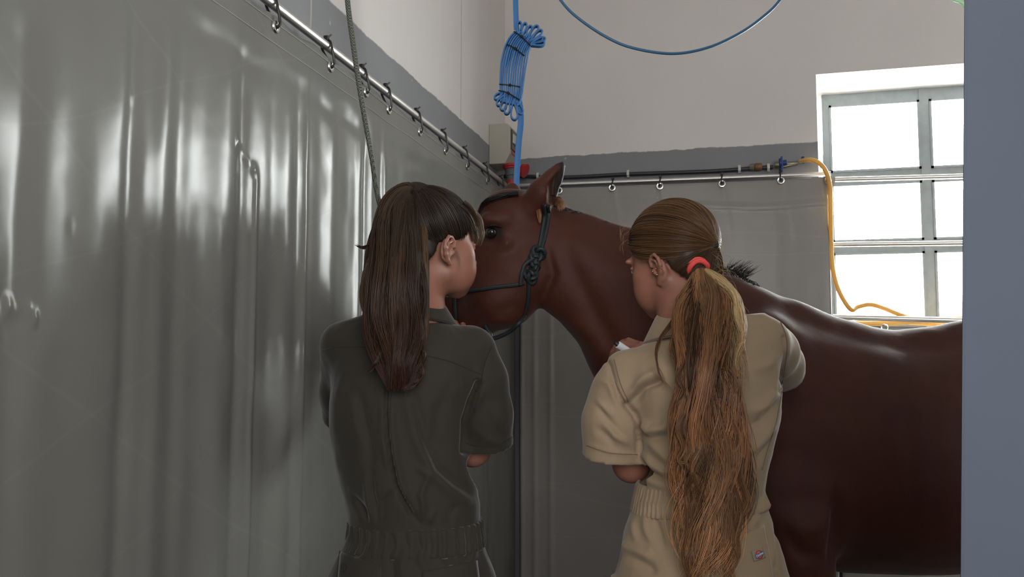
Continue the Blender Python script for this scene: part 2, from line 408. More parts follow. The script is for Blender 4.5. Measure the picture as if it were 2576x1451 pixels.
N_ = m_glass.node_tree.nodes; N_.clear(); o_ = N_.new('ShaderNodeOutputMaterial'); tr = N_.new('ShaderNodeBsdfTransparent'); tr.inputs[0].default_value = (.93, .95, .94, 1)
gl = N_.new('ShaderNodeBsdfGlossy'); gl.inputs['Roughness'].default_value = .05; mx = N_.new('ShaderNodeMixShader'); mx.inputs[0].default_value = .06
L_ = m_glass.node_tree.links; L_.new(tr.outputs[0], mx.inputs[1]); L_.new(gl.outputs[0], mx.inputs[2]); L_.new(mx.outputs[0], o_.inputs[0])
for (x0, x1) in cols:
    for (z0, z1) in rows:
        g = .010                                          # narrow inner bead round each pane
        b = MB()
        b.box((x0, FR - fd - .006, z0), (x0 + g, FR, z1)).box((x1 - g, FR - fd - .006, z0), (x1, FR, z1)).box((x0, FR - fd - .006, z1 - g), (x1, FR, z1)).box((x0, FR - fd - .006, z0), (x1, FR, z0 + g))
        bo = b.build('glazing_bead', m_frame, win, smooth=False, off=off)
        MB().box((x0, FR - .003, z0), (x1, FR + .003, z1)).build('pane', m_glass, win, smooth=False, off=off)

# ---------------------------------------------------------------- steel rails
m_steel = mat('brushed_steel', (.78, .76, .73), .36, .85, bump=(80, .1, .001))
RL = WX + .055; RB = WY - .05
ra = onx(691, 14, RL); rb = onx(1218, 424, RL)
d = (rb - ra) / (rb.y - ra.y)
p0 = ra + d * (-1.5 - ra.y); p1 = ra + d * (RB - ra.y)
rail = MB().tube([p0, p1], .0115, 16).build('curtain_rail', m_steel)
tag(rail, 'long shiny steel rail along the left wall above the grey curtain', 'rail')
def railL(y): return ra + d * (y - ra.y)
q0 = ony(1290, 468, RB); q1 = ony(2090, 437, RB); dq = (q1 - q0) / (q1.x - q0.x)
def railB(x): return q0 + dq * (x - q0.x)
tag(MB().tube([railB(WX + .02), railB(q1.x)], .010, 14).build('curtain_rail', m_steel), 'dull steel rail on the back wall holding the curtain left of the window', 'rail')
gb = ony(2085, 452, WY - .03); gb1 = ony(2427, 443, WY - .03)
def ext(a, c, x): return a + (c - a) * ((x - a.x) / (c.x - a.x))
tag(MB().tube([gb, ext(gb, gb1, WX1 + .06)], .011, 14).build('guard_rail', m_steel), 'steel bar crossing the window between the top and middle panes', 'rail')
ga, gc = ony(2090, 615, WY - .03), ony(2427, 611, WY - .03)
tag(MB().tube([ga, ext(ga, gc, WX1 + .06)], .011, 14).build('guard_rail', m_steel), 'steel bar crossing the window between the middle and bottom panes', 'rail')
la, lc = ony(2095, 797, WY - .06), ony(2427, 806, WY - .06)
tag(MB().tube([la, ext(la, lc, WX1 + .06)], .012, 14).build('curtain_rail', m_steel), 'steel rail below the window with the yellow hose coiled over it', 'rail')

# ---------------------------------------------------------------- tarpaulin curtains
def tarp_mat(name, col, rough):
    m = mat(name, col, rough, spec=.36, bump=[(2.2, .28, .03), (900, .05, .0006)], noise=[(2.5, tuple(c * .86 for c in col), .55)])
    N, L = m.node_tree.nodes, m.node_tree.links; b = N['Principled BSDF']
    tcn = N.new('ShaderNodeTexCoord')                      # scratches: thin wavering lines, slightly paler
    for (rot, sc_, lo) in ((.6, 3.0, .9970), (-.5, 4.1, .9975)):
        mp = N.new('ShaderNodeMapping'); mp.inputs['Rotation'].default_value = (rot, 0, 0); L.new(tcn.outputs['Object'], mp.inputs[0])
        wv = N.new('ShaderNodeTexWave'); wv.wave_type = 'BANDS'; wv.bands_direction = 'Z'; wv.inputs['Scale'].default_value = sc_ * .35; wv.inputs['Distortion'].default_value = 6; wv.inputs['Detail'].default_value = 2; wv.inputs['Detail Scale'].default_value = .5
        L.new(mp.outputs[0], wv.inputs[0])
        r = N.new('ShaderNodeMapRange'); L.new(wv.outputs['Fac'], r.inputs[0]); r.inputs[1].default_value = lo; r.inputs[2].default_value = 1; r.inputs[4].default_value = .15
        x = N.new('ShaderNodeMixRGB'); L.new(r.outputs[0], x.inputs[0]); L.new(b.inputs['Base Color'].links[0].from_socket, x.inputs[1]); x.inputs[2].default_value = (*[min(1, c * 1.35) for c in col], 1)
        L.new(x.outputs[0], b.inputs['Base Color'])
    t = N.new('ShaderNodeBsdfTranslucent'); t.inputs[0].default_value = (*col, 1); mx = N.new('ShaderNodeMixShader'); mx.inputs[0].default_value = .12
    L.new(b.outputs[0], mx.inputs[1]); L.new(t.outputs[0], mx.inputs[2]); L.new(mx.outputs[0], N['Material Output'].inputs[0])
    return m
m_tarp_shaded = tarp_mat('grey_vinyl_tarpaulin_shaded', (.24, .24, .222), .22)  # left curtain: its dimmer light is put into the colour as a darker grey
CL = WX + .066                                            # plane of the left curtain
def yl(px): return onx(px, 600, CL).y
# vertical folds of the left curtain: (pixel column, height m toward the room, half width px, from row, to row)
FOLD = [(-60, .016, 40, -1, 9), (40, -.012, 35, 1, 9), (120, .005, 45, -1, 9), (235, .010, 70, -1, 9), (320, -.014, 22, -1, 9), (400, .012, 24, -1, 9), (450, -.010, 22, -1, 9), (500, -.006, 26, -1, 9), (560, .012, 26, -1, 9), (605, -.010, 14, -1, 9), (640, .0065, 6, 400, 9), (680, -.004, 16, -1, 9), (715, .007, 18, -1, 9), (745, -.007, 12, -1, 9), (764, .005, 5, -1, 9),
        (800, -.005, 14, -1, 9), (832, .006, 12, -1, 9), (870, -.004, 14, -1, 9), (900, .007, 7, 230, 9), (916, -.010, 6, 230, 9), (932, .006, 6, -1, 9), (955, -.005, 5, -1, 9), (965, .006, 4, -1, 9),
        (1010, .004, 12, -1, 9), (1040, -.004, 8, -1, 9), (1070, .004, 6, -1, 9), (1100, -.003, 8, -1, 9), (1125, .004, 5, -1, 9), (1150, -.004, 6, -1, 9), (1175, .004, 5, -1, 9), (1200, -.004, 5, -1, 9), (1225, .004, 4, -1, 9)]
ys = np.concatenate([np.linspace(-.9, .7, 60)[:-1], np.linspace(.7, 2.2, 520)[:-1], np.linspace(2.2, RB - .01, 340)])
zs = np.concatenate([np.linspace(.03, .9, 24)[:-1], np.linspace(.9, 1.9, 130)[:-1], np.linspace(1.9, 1, 2)[:0], np.linspace(1.9, 1.0, 2)[:0]])
ny, nv = len(ys), 190
vv = np.linspace(0, 1, nv) ** .8
top = np.array([railL(y).z - .028 - .010 * math.sin(y * 17) ** 2 for y in ys])
Yg, Vg = np.meshgrid(ys, vv, indexing='ij'); Zg = .03 + (top[:, None] - .03) * Vg
P = np.stack([np.full(Yg.size, 0.), Yg.ravel(), Zg.ravel()], 1)
D = np.zeros(len(P)); Y_, Z_ = P[:, 1], P[:, 2]
tp_ = np.repeat(top, nv); below = tp_ - Z_                # distance under the top edge
sway = .02 * np.sin(Z_ * 2.1 + 1) * (1 + .3 * vnoise(P, 3, 5))
for (px, a, wd_, r0, r1) in FOLD:
    y0 = yl(px); wy = abs(yl(px + wd_) - y0) * 1.0
    g = np.exp(-((Y_ + sway * .25 - y0) / wy) ** 2)
    fade = np.clip((below - .05) / .16, 0, 1) ** 1.2      # folds die out in the hem under the rail
    if r0 > 0: fade = fade * np.clip((onx(px, r0, CL).z - Z_) / .05, 0, 1)
    D += a * (.34 if wd_ > 19 else .55) * g * fade
D += .004 * vnoise(P * [1, 1, .25], 6, 2) + .0015 * vnoise(P * [1, 1, .5], 17, 3) * np.clip(below / .3, 0, 1)
# diagonal pull folds just under the hem, and the hem's own ledge
D += .0022 * np.exp(-((below - .085) / .022) ** 2) * (.6 + .4 * np.sin(Y_ * 19)) 
D += -.003 * np.exp(-((below - .135) / .02) ** 2) * (.5 + .5 * np.sin(Y_ * 13 + 1))
# pinched creases and dents
for (px, py, a, r) in ((640, 428, .003, .008), (634, 410, -.002, .006), (598, 352, .0025, .006), (336, 242, .002, .004), (178, 572, .0008, .007), (30, 770, .003, .008), (62, 795, -.003, .007), (75, 775, .003, .006), (8, 760, -.003, .008),
                       (88, 800, .003, .006), (505, 1145, .0015, .006)):
    c = onx(px, py, CL); D += a * np.exp(-(((Y_ - c.y) / r) ** 2 + ((Z_ - c.z) / (r * 1.3)) ** 2))
for (a_, b_, h_, w_) in (((598, 352), (640, 425), .003, .006), ((0, 760), (90, 800), .002, .006)):
    A, B = onx(*a_, CL), onx(*b_, CL); dd, t = segdist(Y_, Z_, [(A.y, A.z), (B.y, B.z)]); D += h_ * np.exp(-(dd / w_) ** 2)
P[:, 0] = CL + D
ii = np.arange(ny * nv).reshape(ny, nv)
Q = np.stack([ii[:-1, :-1], ii[1:, :-1], ii[1:, 1:], ii[:-1, 1:]], -1).reshape(-1, 4)
cur = mesh('tarpaulin_curtain', P, Q, m_tarp_shaded); tag(cur, 'glossy grey tarpaulin curtain hung along the left wall in vertical folds', 'curtain')
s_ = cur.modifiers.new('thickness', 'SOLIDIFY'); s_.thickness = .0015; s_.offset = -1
# raised stitch lines of the hem
def surfx(y, z):
    i = min(range(0, ny), key=lambda k: abs(ys[k] - y)); zc = Zg[i]; j = int(np.argmin(abs(zc - z))); return P[ii[i, j], 0]
m_hem = mat('welded_hem_vinyl', (.50, .49, .47), .14, spec=.6)
b = MB()
for dz in (.012, .060):
    pts = [(surfx(y, railL(y).z - .03 - dz) + .001, y, railL(y).z - .034 - dz) for y in np.linspace(.9, RB - .03, 160)]
    b.tube(pts, .0009, 6)
b.build('hem_weld', m_hem, cur)

def flat_curtain(name, x0, x1, ztop, Y, seed, ripple, label, yp=None):
    nx_, nz_ = 220, 150; xx = np.linspace(x0, x1, nx_); v = np.linspace(0, 1, nz_) ** .8
    X, V = np.meshgrid(xx, v, indexing='ij'); tz = np.array([ztop(x) for x in xx]); Z = .03 + (tz[:, None] - .03) * V
    P = np.stack([X.ravel(), np.full(X.size, 0.), Z.ravel()], 1); bl = np.repeat(tz, nz_) - P[:, 2]
    D = ripple(P, bl) ; P[:, 1] = Y - D
    ii = np.arange(nx_ * nz_).reshape(nx_, nz_); Q = np.stack([ii[:-1, :-1], ii[1:, :-1], ii[1:, 1:], ii[:-1, 1:]], -1).reshape(-1, 4)
    o = mesh(name, P, Q, m_tarp_lit); tag(o, label, 'curtain'); s = o.modifiers.new('thickness', 'SOLIDIFY'); s.thickness = .0015; s.offset = 1
    return o
m_tarp_lit = tarp_mat('grey_vinyl_tarpaulin_lit', (.37, .352, .328), .28)  # same vinyl in a paler grey, standing in for stronger light at the back
CB = WY - .075
xr = ony(2085, 600, CB).x
def rip(P, bl):
    D = .006 * vnoise(P * [1, 0, .3], 4, 11) + .003 * vnoise(P * [1, 0, .4], 11, 12) * np.clip(bl / .2, 0, 1)
    D += .006 * np.exp(-((bl - .11 - .012 * np.sin(P[:, 0] * 7)) / .008) ** 2) * (P[:, 0] > -.2)      # fold line left by the hem
    for px in (1310, 1345, 1385):
        x = ony(px, 1000, CB).x; D += .006 * np.exp(-((P[:, 0] - x) / .012) ** 2) * np.clip(bl - .1, 0, 1)
    x = ony(1306, 1100, CB).x; D -= .02 * np.exp(-((P[:, 0] - x) / .006) ** 2)                          # deep join near the corner
    for px in (1542, 1661, 1816, 1963):
        x = ony(px, 480, CB).x; D += .003 * np.exp(-((P[:, 0] - x - .15 * bl) / .012) ** 2) * np.exp(-bl / .12)
    return D
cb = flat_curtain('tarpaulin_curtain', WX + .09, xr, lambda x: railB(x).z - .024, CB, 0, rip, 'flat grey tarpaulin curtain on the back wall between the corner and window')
# its top right corner tab with an eyelet, and the pale bound edge
tz = railB(xr).z - .012
tab = [ony(2040, 447, CB), ony(2101, 444, CB), ony(2100, 462, CB), ony(2092, 480, CB), ony(2084, 490, CB), ony(2040, 490, CB)]
n = len(tab); vs = [(p.x, CB - .003, p.z) for p in tab] + [(p.x, CB + .0, p.z) for p in tab]
MB().add(vs, [tuple(range(n - 1, -1, -1)), tuple(range(n, 2 * n))] + [(i, (i + 1) % n, n + (i + 1) % n, n + i) for i in range(n)]).build('corner_tab', m_tarp_lit, cb, smooth=False)
m_edge = mat('white_binding', (.7, .7, .69), .35)
e0 = ony(2084, 490, CB); MB().tube([(xr, CB, e0.z), (xr, CB - .001, 1.6), (xr, CB, .1)], .004, 8).build('bound_edge', m_edge, cb)
lz = lambda x: ext(la, lc, x).z - .035
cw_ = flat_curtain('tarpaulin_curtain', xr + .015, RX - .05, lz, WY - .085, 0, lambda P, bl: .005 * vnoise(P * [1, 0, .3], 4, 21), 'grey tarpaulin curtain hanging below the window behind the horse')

# ---------------------------------------------------------------- eyelets and zip ties
m_ring = mat('steel_eyelet', (.75, .75, .72), .25, 1.0); m_black = mat('black_nylon', (.015, .015, .016), .4)
def eyelet(parent, c, nrm, r):
    nrm = Vector(nrm).normalized(); t1 = Vector((0, 0, 1)); t2 = nrm.cross(t1)
    MB().tube([Vector(c) + (t1 * math.cos(a) + t2 * math.sin(a)) * r for a in np.linspace(0, 2 * math.pi, 17)[:-1]], r * .33, 6, closed=True).build('eyelet', m_ring, parent)
def ziptie(pr, pe, nrm, label):
    """a loop round the rail at pr and down through the eyelet at pe"""
    nrm = Vector(nrm); pr, pe = Vector(pr), Vector(pe); s = .014
    side = Vector((nrm.y, nrm.x, 0))
    pts = [pr + nrm * s, pr + nrm * .010 + Vector((0, 0, .011)), pr + Vector((0, 0, .015)), pr - nrm * s, pe - nrm * .006 + Vector((0, 0, .012)), pe - nrm * .004, pe + nrm * .006, pe + nrm * .008 + Vector((0, 0, .014)) + side * .003]
    o = empty('zip_tie', pr); tag(o, label, 'cable tie', 'black zip ties holding the curtains to the rails')
    MB().tube(spline(pts, 5, True), .0032, 6, closed=True).build('strap', m_black, o, off=pr)
    MB().box(Vector(pr) + Vector((-.006, -.006, .012)), Vector(pr) + Vector((.006, .006, .026))).build('lock_head', m_black, o, smooth=False, bevel=.0015, off=pr)
    MB().tube([pr + Vector((0, 0, .02)), pr + Vector((0, 0, .03)) + nrm * .012 + side * .004], .0022, 6).build('tail_end', m_black, o, off=pr)
zl = [(682, 'nearest the picture top on the left rail'), (821, 'second from the top on the left rail'), (910, 'behind the grey-green rope on the left rail'), (970, 'just right of the grey-green rope on the left rail'),
      (1047, 'fourth from the corner end of the left rail'), (1113, 'third from the corner end of the left rail'), (1167, 'next left of the one below the socket box'), (1218, 'just below the left side of the socket box'), (1258, 'tucked under the red plug in the corner')]
for px, t in zl:
    y = onx(px, np.interp(px, [691, 1218], [14, 424]), RL).y; p = railL(y); pe = Vector((surfx(y, p.z - .055) + .002, y + .004, p.z - .055))
    eyelet(cur, pe, (1, 0, 0), .011); ziptie(p, pe, (1, 0, 0), 'black zip tie ' + t)
zb = [(1410, 480, 'beside the ear of the horse on the back rail'), (1542, 473, 'on the back rail, second to the right of the horse ear'), (1661, 469, 'on the back rail above the blonde ponytailed head'), (1816, 463, 'on the back rail, second from its window end'), (1963, 455, 'on the back rail under the blue valve')]
for px, py, t in zb:
    x = ony(px, 455, RB).x; p = railB(x); e = ony(px, py, CB); pe = Vector((x, CB - .008, e.z)); eyelet(cb, pe, (0, -1, 0), .013); ziptie(p, pe, (0, -1, 0), 'black zip tie ' + t)
eyelet(cb, ony(2083, 455, CB - .006), (0, -1, 0), .013)
eyelet(cw_, ony(2225, 824, WY - .092), (0, -1, 0), .013)
for (px, py, r, o_p) in ((1654, 498, .003, 0),):
    MB().lathe(ony(px, py, CB - .008), (0, -1, 0), [(-.001, r), (.002, r * .6)], 10).build('paint_fleck', m_edge, cb)

# ---------------------------------------------------------------- black water pipe, valve, yellow hose
pp = [ony(x, y, WY - .018) for x, y in ((1240, 444), (1310, 443), (1420, 446), (1580, 438), (1700, 434), (1800, 430), (1900, 423), (1945, 420))]
tag(MB().tube(spline(pp, 8), .0095, 12).build('water_pipe', mat('black_poly_pipe', (.03, .032, .036), .35)), 'black plastic water pipe clipped along the grey band of the back wall', 'pipe')
m_clip = mat('white_plastic', (.62, .62, .58), .4)
for (x, y, t) in ((1353, 443, 'beside the horse ear'), (1580, 437, 'in the middle of its run'), (1860, 425, 'left of the brass coupling'), (1933, 421, 'between brass coupling and blue valve')):
    c = ony(x, y, WY - .018); o = MB().tube([c + Vector((-.006, .018 * 0, 0)), c + Vector((.006, 0, 0))], .014, 14)
    o.box(c + Vector((-.006, -.002, -.017)), c + Vector((.006, .018, .018))); o = o.build('pipe_clip', m_clip, bevel=.001); tag(o, 'white plastic clip holding the black pipe ' + t, 'clip', 'pipe clips on the back wall')
c = ony(1905, 420, WY - .02); cpl = empty('pipe_coupling', c); tag(cpl, 'worn brass coupling on the black pipe left of the blue valve', 'coupling')
MB().lathe((-.035, 0, 0), (1, 0, 0), [(0, .013), (.012, .017), (.02, .017), (.022, .013)], 8).build('union_nut', mat('grey_brass', (.3, .27, .22), .4, .8), cpl)
MB().lathe((-.013, 0, 0), (1, 0, 0), [(0, .015), (.004, .018), (.03, .018), (.034, .015)], 16).build('sleeve', mat('rusty_brass', (.22, .11, .05), .5, .4), cpl)
c = ony(1972, 412, WY - .035); vl = empty('water_valve', c); tag(vl, 'blue handled water valve feeding the yellow hose', 'valve')
m_blue = mat('blue_plastic', (.015, .05, .22), .35)
MB().lathe((-.04, .015, -.002), (1, .0, .05), [(0, .012), (.01, .016), (.05, .016), (.055, .012), (.09, .009), (.1, .009)], 12).build('valve_body', mat('dull_brass', (.32, .29, .22), .35, .9), vl)
MB().lathe((-.022, -.012, 0), (1, -.1, .08), [(0, .019), (.004, .024), (.012, .024), (.014, .014), (.034, .012)], 14).build('handwheel', m_blue, vl)
MB().box((-.016, -.03, -.042), (-.006, -.02, .03)).build('lever', m_blue, vl, bevel=.003)
MB().lathe((.075, .0, .014), (1, 0, 0), [(0, .011), (.003, .016), (.013, .016), (.015, .011)], 12).build('hose_clamp', m_blue, vl)
m_yel = mat('yellow_rubber_hose', (.74, .50, .17), .35, spec=.5, trans=.3)
hp = [ony(2012, 405, WY - .045), ony(2040, 402, WY - .07), ony(2062, 411, WY - .09), ony(2078, 432, WY - .10), ony(2088, 470, WY - .11), ony(2090, 540, WY - .10), ony(2091, 610, WY - .075), ony(2096, 680, WY - .08), ony(2112, 735, WY - .09), ony(2140, 778, WY - .085),
      ony(2158, 772, WY - .06), ony(2190, 766, WY - .06), ony(2225, 776, WY - .05), ony(2265, 792, WY - .05), ony(2300, 800, WY - .03), ony(2380, 806, WY - .03), ony(2440, 806, WY - .03), ony(2500, 812, WY)]
hp = [Vector(p) for p in hp]
tag(MB().tube(spline(hp, 10), .0098, 12).build('garden_hose', m_yel), 'yellow rubber hose hanging from the blue valve beside the window', 'hose')
cp_ts = []
for k, (xa, xb, yy) in enumerate(((2120, 2470, 806), (2128, 2440, 814))):
    for i in range(22):
        t = i / 22 * 2 * math.pi; x = (xa + xb) / 2 + (xb - xa) / 2 * math.cos(t + .3 * k); cp_ts.append(ony(x, yy + 6 * math.sin(2 * t + k), WY + .075 + .035 * math.sin(t) ))
tag(MB().tube(spline(cp_ts, 4, True), .0085, 10, closed=True).build('garden_hose', m_yel), 'loose coil of yellow hose lying along the window sill', 'hose')

# ---------------------------------------------------------------- socket box and red plug in the corner
m_box = mat('beige_plastic_box', (.50, .48, .40), .5, bump=(60, .1, .001)); m_red = mat('red_plastic', (.45, .03, .03), .35); m_dgrey = mat('grey_plastic_connector', (.11, .12, .125), .4)
y0 = onx(1230, 360, WX).y; zt_ = onx(1230, 312, WX).z; zb_ = onx(1230, 413, WX).z
yb = y0 + .16; sb = empty('socket_box', (WX, (y0 + yb) / 2, zb_)); tag(sb, 'beige industrial socket box high on the left wall in the corner', 'socket')
off = sb.location; xf = WX + .10
b = MB(); vs = []
prof = [(0, 0), (.075, 0), (.10, .045), (.10, .165), (.085, .178), (0, .178)]
hh = (zt_ - zb_) / .178
vs = [(WX + x, y, zb_ + z * hh) for y in (y0, yb) for (x, z) in prof]; n = len(prof)
b.add(vs, [tuple(range(n)), tuple(range(2 * n - 1, n - 1, -1))] + [(i, n + i, n + (i + 1) % n, (i + 1) % n) for i in range(n)])
b.build('enclosure', m_box, sb, smooth=False, bevel=.004, off=off)
MB().box((xf - .002, y0 + .02, zb_ + .07), (xf + .006, yb - .02, zb_ + .165)).build('smoked_cover', mat('smoked_cover', (.06, .06, .055), .3), sb, smooth=False, bevel=.002, off=off)
MB().box((xf + .004, y0 + .03, zb_ + .10), (xf + .012, yb - .05, zb_ + .145)).build('white_latch', m_clip, sb, smooth=False, bevel=.003, off=off)
MB().box((xf + .0, y0 + .03, zb_ + .05), (xf + .004, yb - .04, zb_ + .066)).build('red_mark', m_red, sb, smooth=False, off=off)
bx = onx(1268, 425, WX + .07); c = Vector((WX + .088, (y0 + yb) / 2 - .02, zb_)); 
MB().lathe(c + Vector((0, 0, .004)), (.1, -.1, -1), [(0, .036), (.012, .036), (.014, .031), (.022, .031)], 20).build('red_socket', m_red, sb, off=off)
MB().lathe(c + Vector((.045, .045, -.01)), (.9, -.2, -.4), [(0, .03), (.012, .034), (.02, .034), (.022, .028)], 20).build('red_lid', m_red, sb, off=off)
pl = empty('power_plug', c + Vector((0, 0, -.015))); tag(pl, 'grey and red plug pushed up into the socket box in the corner', 'plug')
MB().lathe((.002, -.002, -.004), (.1, -.1, -1), [(0, .027), (.03, .026), (.034, .022), (.05, .022), (.054, .024)], 18).build('plug_body', m_dgrey, pl)
MB().lathe((.008, -.008, -.056), (.1, -.1, -1), [(0, .024), (.03, .024), (.034, .014), (.05, .011)], 18).build('red_collar', m_red, pl)
MB().tube(spline([(.012, -.012, -.1), (.02, -.01, -.16), (.03, .01, -.3), (.03, .03, -.6)], 6), .008, 10).build('cable', m_black, pl)

# ---------------------------------------------------------------- blue webbing bundle, hanging line, green rope
m_web = mat('blue_webbing', (.045, .19, .47), .55, bump=(700, .3, .0006)); WB = 2.62
bw = empty('webbing_bundle', onw(1297, 180, WB)); off = bw.location; bw.location = off
tag(bw, 'bright blue webbing strap folded in a tied bundle hanging from above', 'strap')
depth = tuple(W_)
spine = spline([(1322, 92), (1303, 118), (1292, 160), (1288, 200), (1286, 240), (1281, 262)], 8)
b = MB(); nS = 12
for k in range(nS):
    a = (k - (nS - 1) / 2) * 5.2; pts = []
    for i, p in enumerate(spine):
        q = spine[min(i + 1, len(spine) - 1)] - spine[max(i - 1, 0)]; nrm = np.array([-q[1], q[0]]); nrm /= np.linalg.norm(nrm)
        t = i / (len(spine) - 1); wob = 1.0 + .025 * math.sin(t * 9 + k); sp = a * (.78 + .3 * math.cos((t - .45) * 3)) * wob
        pts.append(onw(p[0] - nrm[0] * sp, p[1] - nrm[1] * sp, WB + .004 * math.sin(k * 2.1)))
    b.tube(pts, .0026, flat=(depth, .0105))
# loops at the two ends
def loop(cx, cy, ang, ln, wd, tx, ty):
    A = np.array([math.cos(ang), math.sin(ang)]); B_ = np.array([-A[1], A[0]]); pts = []
    for s in np.linspace(0, 1, 18):
        th_ = s * 2 * math.pi; r = ln * (1 - math.cos(th_)) / 2; l = wd * math.sin(th_) * (1 - math.cos(th_)) / 2 * .9
        q = np.array([cx, cy]) + A * r + B_ * l; pts.append(onw(q[0], q[1], WB - .002))
    b.tube(pts, .0026, flat=(depth, .0105))
for (cx, cy, an, ln, w) in ((1303, 92, -1.45, 36, 9), (1312, 96, -1.3, 38, 9), (1322, 98, -1.15, 34, 9), (1326, 104, -.95, 46, 11), (1331, 108, -.75, 44, 10), (1333, 113, -.45, 36, 9), (1334, 115, -.15, 36, 9), (1334, 112, -.35, 40, 9),
                            (1268, 230, 2.45, 30, 10), (1272, 238, 2.2, 34, 11), (1276, 244, 1.95, 36, 12), (1281, 248, 1.75, 40, 11), (1291, 250, 1.5, 52, 14), (1300, 252, 1.25, 38, 11)):
    loop(cx, cy, an, ln, w, 0, 0)
b.build('folded_strap', m_web, bw, off=off)
dn = [onw(x, y, WB) for x, y in ((1305, 250), (1309, 275), (1310, 310), (1305, 360), (1301, 420), (1299, 470), (1300, 500))]
MB().tube(spline(dn, 5), .0016, flat=((.75, .35, .1), .0095)).build('hanging_end', m_web, bw, off=off)
up = [onw(x, y, WB) for x, y in ((1299, 75), (1298, 40), (1297, 0), (1296, -120), (1294, -500))]
MB().tube(spline(up, 5), .0016, flat=((.8, .35, .1), .0085)).build('upper_end', m_web, bw, off=off)
for (a, c, e) in (((1295, 80), (1312, 92), (1336, 116)), ((1277, 112), (1296, 122), (1316, 138)), ((1259, 212), (1283, 214), (1305, 218)), ((1257, 228), (1278, 234), (1305, 250))):
    pts = [onw(*a, WB - .014), onw(*c, WB - .016), onw(*e, WB - .014), onw(e[0] + 2, e[1] + 1, WB), onw(*e, WB + .014), onw(*c, WB + .016), onw(*a, WB + .014), onw(a[0] - 2, a[1], WB)]
    tt = MB().tube(spline(pts, 4, True), .002, 6, closed=True); tt.tube([onw(c[0] - 2, c[1] - 2, WB - .019), onw(c[0] + 3, c[1] + 2, WB - .019)], .0045, 6); tt.build('binding_tie', m_black, bw, off=off)
m_cord = mat('blue_hose_plastic', (.05, .17, .33), .35)
hl = [onw(x, y, 2.7) for x, y in ((1290, -420), (1330, -190), (1370, -65), (1410, 0), (1450, 42), (1520, 90), (1590, 120), (1690, 135), (1780, 120), (1860, 84), (1920, 42), (1962, 0), (2010, -80), (2050, -200), (2080, -420))]
tag(MB().tube(spline(hl, 8), .0048, 10).build('hanging_hose', m_cord), 'thin blue hose drooping in a wide loop from the ceiling', 'hose')
tag(MB().tube(spline([onw(x, y, 2.7) for x, y in ((2330, -60), (2370, -22), (2400, -1), (2414, 4), (2424, 12), (2440, 30), (2470, 60))], 6), .006, 10).build('hanging_hose', mat('pale_green_hose', (.6, .78, .62), .3, trans=.5)), 'pale green hose end at the top beside the partition', 'hose')
mr_ = mat('braided_rope', (.14, .16, .13), .6); N_, L_ = mr_.node_tree.nodes, mr_.node_tree.links
tcn = N_.new('ShaderNodeTexCoord'); ck = N_.new('ShaderNodeTexChecker'); ck.inputs['Scale'].default_value = 1
mp = N_.new('ShaderNodeMapping'); mp.inputs['Scale'].default_value = (420, 420, 300); L_.new(tcn.outputs['Object'], mp.inputs[0]); L_.new(mp.outputs[0], ck.inputs['Vector'])
ck.inputs['Color1'].default_value = (.19, .20, .16, 1); ck.inputs['Color2'].default_value = (.02, .025, .02, 1); L_.new(ck.outputs[0], N_['Principled BSDF'].inputs['Base Color'])
gr = [onw(870, -340, 1.9), onw(870, -90, 1.9), onw(874, 0, 1.9), onw(887, 100, 1.9), onw(903, 210, 1.9), onw(920, 310, 1.92), onw(936, 400, 1.94), onw(952, 500, 1.98), onw(985, 600, 2.04), onw(1040, 690, 2.08), onw(1100, 738, 2.10), onw(1135, 742, 2.10)]
tag(MB().tube(spline(gr, 8), .0062, 12).build('lead_rope', mr_), 'grey-green braided rope running down from the ceiling behind the dark-haired woman', 'rope')

# ================================================================ HORSE
HW = 2.2
def bvh_of(V, Q): return BVHTree.FromPolygons([tuple(v) for v in V], [tuple(int(i) for i in q) for q in Q])
def hit(bv, px, py):
    o = Vector((0, 0, H)); d = Vector(U(px, py, 1.)) - o; d.normalize()
    h = bv.ray_cast(o, d); return (h[0], h[1]) if h[0] is not None else (None, None)
def skin_tube(mb, bv, px_pts, r, lift=0., n=6, sub=6, fallback=None, sides=8):
    """a cord lying on a surface, following a line seen in the picture"""
    pts = []
    for p in spline(px_pts, sub):
        h, nn = hit(bv, p[0], p[1])
        if h is None:
            if fallback is None: continue
            h = Vector(U(p[0], p[1], fallback)); nn = Vector((0, -1, 0))
        pts.append(h + nn * lift)
    if len(pts) > 1: mb.tube(pts, r, sides)
    return pts
hf = Field(axis([(-.42, .0065), (.22, .009), (.75, .016), (2.05, None)]), axis([(1.84, .0085), (2.62, None)]), axis([(-.02, .014), (.62, .0085), (1.2, .0065), (1.86, None)]))
C_ = lambda px, py, w=HW: U(px, py, w)
col = [(1645, 860, 1100, .10), (1720, 790, 1230, .155), (1800, 745, 1330, .19), (1880, 742, 1400, .215), (1960, 765, 1425, .235), (2060, 805, 1434, .25), (2150, 838, 1436, .262), (2250, 852, 1440, .272), (2350, 845, 1438, .275),
       (2450, 822, 1425, .275), (2560, 800, 1405, .272), (2680, 790, 1370, .27), (2800, 798, 1300, .258), (2900, 830, 1230, .23), (2980, 900, 1140, .17), (3030, 980, 1060, .09)]
T, C1, C2, A, B_ = [], [], [], [], []
for x, t, b_, hw in col:
    a, c = C_(x, t + 12), C_(x, b_); T.append(a[0]); C1.append(HW); C2.append((a[2] + c[2]) / 2); A.append(hw); B_.append((a[2] - c[2]) / 2)
hf.loft(0, T, C1, C2, A, B_, k=.02, p=2)
top = [(1760, 742, .07), (1860, 775, .072), (1940, 800, .062), (2000, 808, .055), (2070, 845, .06), (2150, 868, .062), (2240, 893, .065), (2330, 885, .068), (2430, 868, .07), (2560, 850, .075), (2690, 845, .08), (2820, 860, .075), (2930, 930, .06)]
